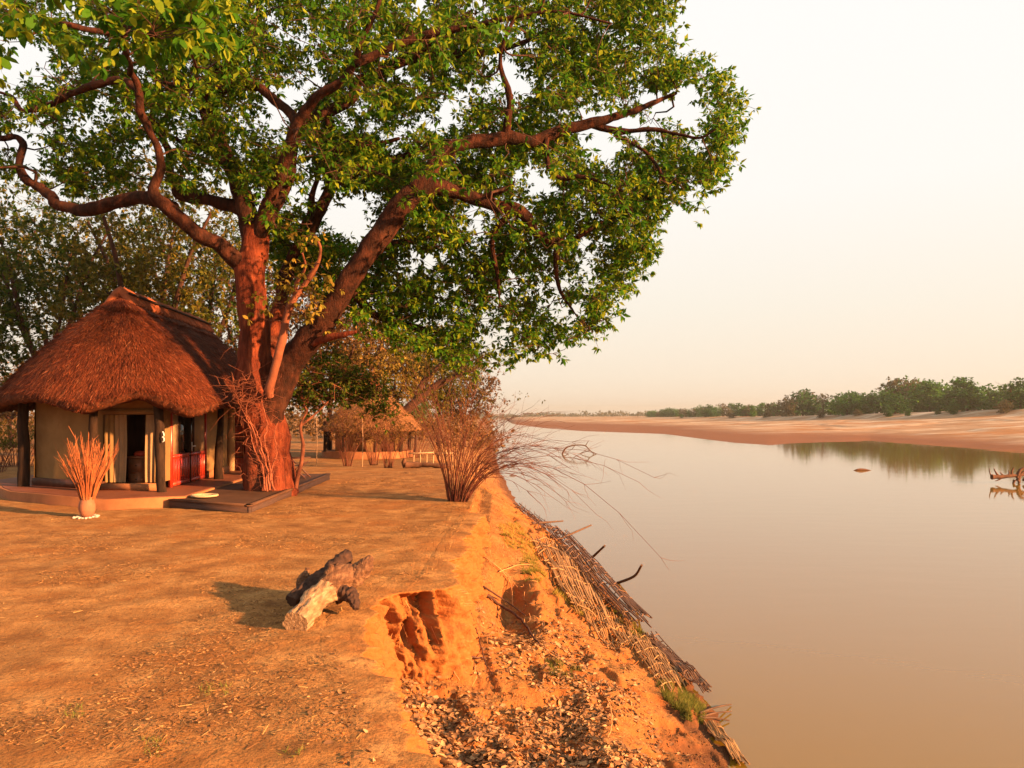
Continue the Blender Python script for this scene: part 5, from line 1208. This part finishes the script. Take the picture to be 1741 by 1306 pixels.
# dead leaves in the gully and over the bank
m_dead = mat('dead_leaf', [(0.3, (0.40, 0.22, 0.09)), (0.7, (0.55, 0.34, 0.15))], sc=6, rough=.8, trans=.1, island=(.85, [(0, (.05, .02, .009)), (.35, (.14, .058, .023)), (.7, (.26, .13, .054)), (.93, (.40, .235, .11)), (1, (.2, .135, .065))]))
CURL = [[0, 0, 0], [.28, -.5, .16], [.32, .5, .12], [.30, 0, .0], [.72, -.38, .14], [.70, .40, .20], [.70, 0, .03], [1, .02, .16]]
CURLF = [[0, 1, 3], [0, 3, 2], [1, 4, 6], [1, 6, 3], [3, 6, 5], [3, 5, 2], [4, 7, 6], [6, 7, 5]]
def dl(X, Y):
    gl = np.exp(-((X + .10 - (Y - 5.6) * -.22) / .75) ** 2) * sm(Y, 9.3, 7.4)
    sl = np.exp(-((X - .75) / .9) ** 2) * sm(Y, 13.5, 8.5) * sm(fbm2(X, Y, 1.6, 3, 1.), -.28, .05) * .8
    dr = .13 * np.exp(-((Y - 5.4) / 1.3) ** 2) * sm(rim_dist(X, Y), -.95, -.1) * sm(fbm2(X, Y, 2.2, 3, 2.), -.1, .15)
    return np.where(rim_dist(X, Y) > .12, np.maximum(gl, sl) * sm(X, 2.3, 1.6), np.where(rim_dist(X, Y) < -.02, dr, 0))
g = sample(20500, -2.2, 2.4, 3.6, 14, dl); N = len(g); nn = nrm_at(g[:, 0], g[:, 1]); a = rng.uniform(0, 6.3, N)
ax = np.stack([np.cos(a), np.sin(a), rng.normal(0, .3, N)], 1); ax = ax - nn * np.sum(ax * nn, 1, keepdims=True) * .6; nn = nn + rng.normal(0, .45, (N, 3)); nn *= np.where(rng.random(N) < .3, -1, 1)[:, None]
p = np.column_stack([g, tz(g[:, 0], g[:, 1]) + rng.uniform(.005, .045, N) * np.where(rim_dist(g[:, 0], g[:, 1]) < .05, .12, 1)]); L_ = rng.uniform(.055, .115, N) * np.where(g[:, 1] < 7.5, 1, .8) * np.where(rim_dist(g[:, 0], g[:, 1]) < .05, .65, 1)
order = np.argsort(g[:, 1]); first = order[(np.abs(p[order, 0] / p[order, 1]) < .70)][:300]
rest = np.ones(N, bool); rest[first] = False
mb = MB(); mb.scatter(CURL, CURLF, p[rest], ax[rest], nn[rest], L_[rest], L_[rest] * .55)
o = mb.build('leaf_litter', m_dead, ground); o['kind'] = 'stuff'
one = MB(); one.add(CURL, CURLF); omd = one.data('dead_leaf', m_dead)
for k in first:
    x = unit(ax[k]); y = unit(np.cross(nn[k], x)); z = np.cross(x, y); s_ = L_[k]; o = bpy.data.objects.new('dead_leaf', omd); COL.objects.link(o); o.parent = ground
    o.matrix_basis = ((x[0] * s_, y[0] * s_ * .55, z[0] * s_, p[k, 0]), (x[1] * s_, y[1] * s_ * .55, z[1] * s_, p[k, 1]), (x[2] * s_, y[2] * s_ * .55, z[2] * s_, p[k, 2] + .002), (0, 0, 0, 1))
# clods on the slope
m_clod = m_earth
a = np.linspace(0, math.pi, 5); cm = MB(); cm.lathe([0, 0, 0], [(max(.001, math.sin(x)), -.7 * math.cos(x)) for x in a], 6)
cv = np.concatenate(cm.v); cf = np.concatenate(cm.f)
g = sample(4200, -1.5, 2.8, 3.6, 18, lambda X, Y: np.where(rim_dist(X, Y) > .2, sm(fbm2(X, Y, 1.3, 3, 4.), -.1, .3), .02)); N = len(g); p = np.column_stack([g, tz(g[:, 0], g[:, 1])])
mb = MB(); mb.scatter(cv, cf, p, rng.normal(0, 1, (N, 3)), rng.normal(0, .3, (N, 3)) + [0, 0, 1], rng.uniform(.005, .02, N), rng.uniform(.005, .024, N)); o = mb.build('clods', m_clod); tag(o, 'small crumbled clods of red earth on the bank slope', kind='stuff')
# grass tufts
def tufts(name, label, polys, n, m_, h, lean=.35):
    P_ = []
    for poly, w in polys:
        poly = np.array(poly, float); x0, y0 = poly.min(0); x1, y1 = poly.max(0); k = int(n * w)
        x = rng.uniform(x0, x1, k * 4); y = rng.uniform(y0, y1, k * 4); ok = inside(poly, x, y) & (fbm2(x, y, 1 / 14, 2) > -.12); P_.append(hit(x[ok][:k], y[ok][:k]))
    P_ = np.concatenate(P_); P_ = P_[P_[:, 2] > WATER + .02]; N = len(P_); ax = rng.normal(0, lean, (N, 3)) + [0.1, -.1, 1]
    mb = MB(); mb.scatter([[0, -.5, 0], [.6, -.3, .06], [1, 0, .2], [.6, .3, .06], [0, .5, 0]], [[0, 1, 4], [1, 3, 4], [1, 2, 3]], P_ - [0, 0, .01], ax, rng.normal(0, 1, (N, 3)) * [1, 1, .2], rng.uniform(.5, 1.1, N) * h, rng.uniform(.004, .009, N))
    o = mb.build(name, m_); return tag(o, label, kind='stuff')
m_ygrass = mat('yellow_grass', [(0.3, (0.30, 0.24, 0.035)), (0.7, (0.46, 0.34, 0.06))], sc=3, trans=.3, island=(.6, (.18, .15, .03)))
m_ggrass = mat('green_grass', [(0.3, (0.085, 0.11, 0.018)), (0.7, (0.16, 0.18, 0.03))], sc=3, trans=.3, island=(.6, (.26, .2, .05)))
tufts('yellow_grass', 'yellow-green grass on the bank above the pale reed mat', [([(845, 895), (880, 890), (900, 915), (915, 960), (960, 1020), (935, 1010), (895, 975), (860, 930)], .8), ([(960, 985), (1010, 1040), (985, 1050), (950, 1010)], .2)], 5200, m_ygrass, .11)
tufts('green_grass', 'green grass tufts by the water on the lower bank', [([(1030, 1040), (1062, 1042), (1110, 1098), (1085, 1092), (1055, 1065)], .3), ([(1115, 1165), (1150, 1160), (1200, 1205), (1195, 1240), (1165, 1225), (1130, 1195)], .5), ([(880, 955), (915, 950), (910, 990), (890, 990)], .08), ([(925, 1125), (990, 1140), (975, 1160), (935, 1150)], .07)], 6000, m_ggrass, .12)
tufts('weeds', 'tiny green weeds dotted over the bare terrace', [([(340, 1165), (390, 1165), (390, 1185), (340, 1185)], .3), ([(110, 1200), (140, 1200), (140, 1222), (110, 1222)], .2), ([(240, 1255), (280, 1255), (280, 1290), (240, 1290)], .25), ([(480, 1270), (520, 1265), (520, 1290), (480, 1290)], .15), ([(480, 822), (500, 815), (505, 830), (482, 834)], .1)], 420, m_ggrass, .06, .8)
g = sample(2300, -3.5, 1.5, 8, 34, lambda X, Y: np.exp(-((rim_dist(X, Y) + .05) / .3) ** 2)); N = len(g)
mb = MB(); mb.scatter(*blade, np.column_stack([g, tz(g[:, 0], g[:, 1])]), rng.normal(0, .7, (N, 3)) + [.3, 0, .5], rng.normal(0, 1, (N, 3)), rng.uniform(.06, .2, N), rng.uniform(.004, .009, N)); o = mb.build('edge_grass', m_grass); tag(o, 'dry grass fringe along the crumbling terrace edge', kind='stuff')

# ------------------------------------------------------------------ far bank trees
m_fg = leaf_mat('far_green', (0.022, 0.095, 0.010), (0.038, 0.135, 0.014), (0.075, 0.17, 0.022), .25)
m_fd = leaf_mat('far_dark', (0.015, 0.068, 0.010), (0.026, 0.092, 0.014), (0.045, 0.12, 0.022), .25)
m_fb = leaf_mat('far_brown', (0.060, 0.060, 0.025), (0.090, 0.080, 0.035), (0.13, 0.105, 0.05), .25)
def far_proto(kind):
    """a far tree: trunk, limbs, crown; unit about 10 m tall; returns mesh data"""
    hgt = 10.0; nodes = spline([[0, 0, -.4], [.1, 0, 2], [-.1, .1, 4], [.1, 0, 6]], 3); mb = MB(); mb.tube(nodes, np.linspace(.28, .14, len(nodes)), n=6)
    if kind != 'thin': pass
    low = [(-2.4, 0, 1.6, 2.4, 2.4, 1.8), (2.2, .4, 1.5, 2.6, 2.4, 1.7), (0, -1, 1.5, 2.2, 2.2, 1.6)]
    if kind == 'round': bl = low + [(0, 0, 5.6, 4.2, 4.2, 3.6), (-1.5, 0, 3.2, 3, 3, 2.6), (1.8, 0, 3.4, 2.8, 2.8, 2.8), (.4, 0, 8, 2.4, 2.4, 2)]
    elif kind == 'broad': bl = low + [(0, 0, 6, 5.5, 4.5, 2.6), (-3, 0, 4.4, 3, 3, 2.6), (3, 0, 4.6, 3, 3, 2.8), (0, 0, 3, 4, 3.4, 2.6), (1, 0, 8.3, 3, 3, 1.6)]
    elif kind == 'tall': bl = low + [(0, 0, 6, 3, 3, 4), (.3, 0, 8.6, 2, 2, 1.5), (0, 0, 3, 3, 3, 2.6)]
    else: bl = [(0, 0, 8.2, 3.4, 3.4, 1.6), (-2, 0, 6.6, 2, 2, 1.3), (2.2, 0, 6.9, 2, 2, 1.3), (.2, 0, 5.2, 2.2, 2.2, 2)]
    C = blob_pts(bl, 90 if kind == 'thin' else 190); D = grow(nodes[4:], np.full(len(nodes) - 4, .16), C[:60], mb, rtip=.02, k=.02, ns=4, seg=4, rmax=.14)
    lf = MB(); leaves(lf, C, np.zeros_like(C), 10 if kind == 'thin' else 15, .62, .75, .75, droop=.2, tv=QUADV, tf=QUADF); return mb, lf
PROT = {}
for kind, mm in (('round', m_fg), ('round', m_fd), ('broad', m_fg), ('tall', m_fd), ('thin', m_fb), ('broad', m_fb), ('tall', m_fg), ('bare', None)):
    if kind == 'bare':
        tr, _ = far_proto('thin'); PROT['bare', None] = (tr.data('trunk', m_twig), None); continue
    tr, lf = far_proto(kind); PROT[kind, mm.name] = (tr.data('trunk', m_twig), lf.data('crown', mm))
DESC = {('round','far_green'): 'round green tree', ('round','far_dark'): 'round dark green tree', ('broad','far_green'): 'broad green tree', ('tall','far_dark'): 'tall dark tree', ('thin','far_brown'): 'thin brown tree', ('broad','far_brown'): 'broad grey-brown tree', ('tall','far_green'): 'upright green tree', ('bare', None): 'leafless pale tree'}
KEYS = list(PROT)[:7]
TREES = []
# front row, as seen along the bank: px, top py
TOPS = np.array([(1100,698),(1140,694),(1160,695),(1200,688),(1230,686),(1262,688),(1300,684),(1340,676),(1362,664),(1390,670),(1420,672),(1450,668),(1480,664),(1505,652),(1522,641),(1560,642),(1590,652),(1610,648),(1645,644),(1680,655),(1705,662),(1725,652),(1745,643),(1800,640),(1900,635)], float)
px = 1104.0
while px < 1830:
    row = rng.random(); tp = np.interp(px, TOPS[:, 0], TOPS[:, 1]); Yb = np.interp(px, TRX, TRY) * (1.0 + .16 * row); zb = float(far_z(np.array([px]), np.array([Yb]))[0])
    ztop = CAMZ + (HY - tp) / FPX * Yb; h = max(3.5, (ztop - zb) * rng.uniform(.75, 1.08)); TREES.append((px, Yb, zb, h, KEYS[[0, 1, 2, 3, 6, 0, 1, 2, 4, 5][rng.integers(0, 10)]])); px += rng.uniform(.26, .50) * h / Yb * FPX
for px, k, top in [(1520, ('thin', 'far_brown'), 640), (1556, ('thin', 'far_brown'), 642), (1645, ('tall', 'far_dark'), 643), (1600, ('broad', 'far_green'), 648), (1370, ('thin', 'far_brown'), 662), (1440, ('broad', 'far_green'), 668), (1718, ('bare', None), 640), (1735, ('round', 'far_dark'), 643), (1522, ('round', 'far_dark'), 672), (1205, ('round', 'far_dark'), 688)]:
    Yb = np.interp(px, TRX, TRY) * (.98 if top > 665 or px > 1600 else 1.12); zb = float(far_z(np.array([px]), np.array([Yb]))[0]); TREES.append((px, Yb, zb, CAMZ + (HY - top) / FPX * Yb - zb, k))
for px in (1450, 1510, 1545, 1590, 1620, 1708, 1250, 1300, 1160, 1395):
    Yb = np.interp(px, TRX, TRY) * .95; zb = float(far_z(np.array([px]), np.array([Yb]))[0]); TREES.append((px + rng.normal(0, 6), Yb, zb, rng.uniform(2.5, 4.2), ('round', 'far_dark') if rng.random() < .6 else ('broad', 'far_brown')))
TREES.sort(key=lambda t: -t[0])
for n_, (px, Yb, zb, h, k) in enumerate(TREES):
    trd, lfd = PROT[k]; s_ = h / 10.0; sx = s_ * rng.uniform(1.0, 1.5)
    lab = f"{DESC[k]} on the far bank, {ORD[n_]} from the right"
    t = thing('far_tree', lab, 'tree', ((px - CX) / FPX * Yb, Yb, zb), 'trees along the far bank'); t.rotation_euler = (0, 0, rng.uniform(0, 6.28)); t.scale = (sx, sx, s_)
    for nm, dt in (('trunk', trd), ('crown', lfd)):
        if dt is None: continue
        o = bpy.data.objects.new(nm, dt); COL.objects.link(o); o.parent = t
# woods so far upstream that they read as one band
fw = MB(); C = []
for px in np.arange(700, 1900, 1.6):
    Yb = rng.uniform(1150, 1500); b = CAMZ - 5.0 / FPX * Yb; b = -2.0; hh = rng.uniform(4, 11) * (0.75 + .5 * vnoise(np.array([px / 18., 0, 0])))
    for _ in range(7): C.append([(px + rng.normal(0, 2) - CX) / FPX * Yb, Yb + rng.normal(0, 8), b + hh * rng.random() ** .7])
C = np.array(C); leaves(fw, C, np.zeros_like(C), 5, 1.6, 3.0, .8, tv=QUADV, tf=QUADF); o = fw.build('far_woods', m_fb); tag(o, 'hazy distant woods along the river upstream', kind='stuff')
# low scrub closing the view between the trunks on the left
C = []
for px in np.arange(-260, 840, 3.0):
    Yb = rng.uniform(75, 150); x = (px - CX) / FPX * Yb; hh = rng.uniform(2, 6.5)
    if px > 560: hh *= .7
    for _ in range(7): C.append([x + rng.normal(0, 1.0), Yb + rng.normal(0, 2), float(tz(x, Yb)) + hh * rng.random()])
C = np.array(C); fw = MB(); leaves(fw, C, np.zeros_like(C), 12, .8, .5, .6, tv=QUADV, tf=QUADF); o = fw.build('scrub', m_brownleaf); tag(o, 'dry brown scrub far behind the huts', kind='stuff')

# ------------------------------------------------------------------ smoky air
hz = MB(); hz.box([0, 1150, 12.5], [4900, 2620, 35.0]); o = hz.build('haze', None); tag(o, 'thin smoky dry-season haze over the river', kind='stuff')
hm = bpy.data.materials.new('haze'); hm.use_nodes = True; N, L = hm.node_tree.nodes, hm.node_tree.links; N.clear()
ho = N.new('ShaderNodeOutputMaterial'); pv = N.new('ShaderNodeVolumePrincipled'); pv.inputs['Color'].default_value = (1.0, 0.86, 0.66, 1); pv.inputs['Density'].default_value = 0.00032; pv.inputs['Anisotropy'].default_value = 0.7
L.new(pv.outputs[0], ho.inputs['Volume']); o.data.materials.append(hm)
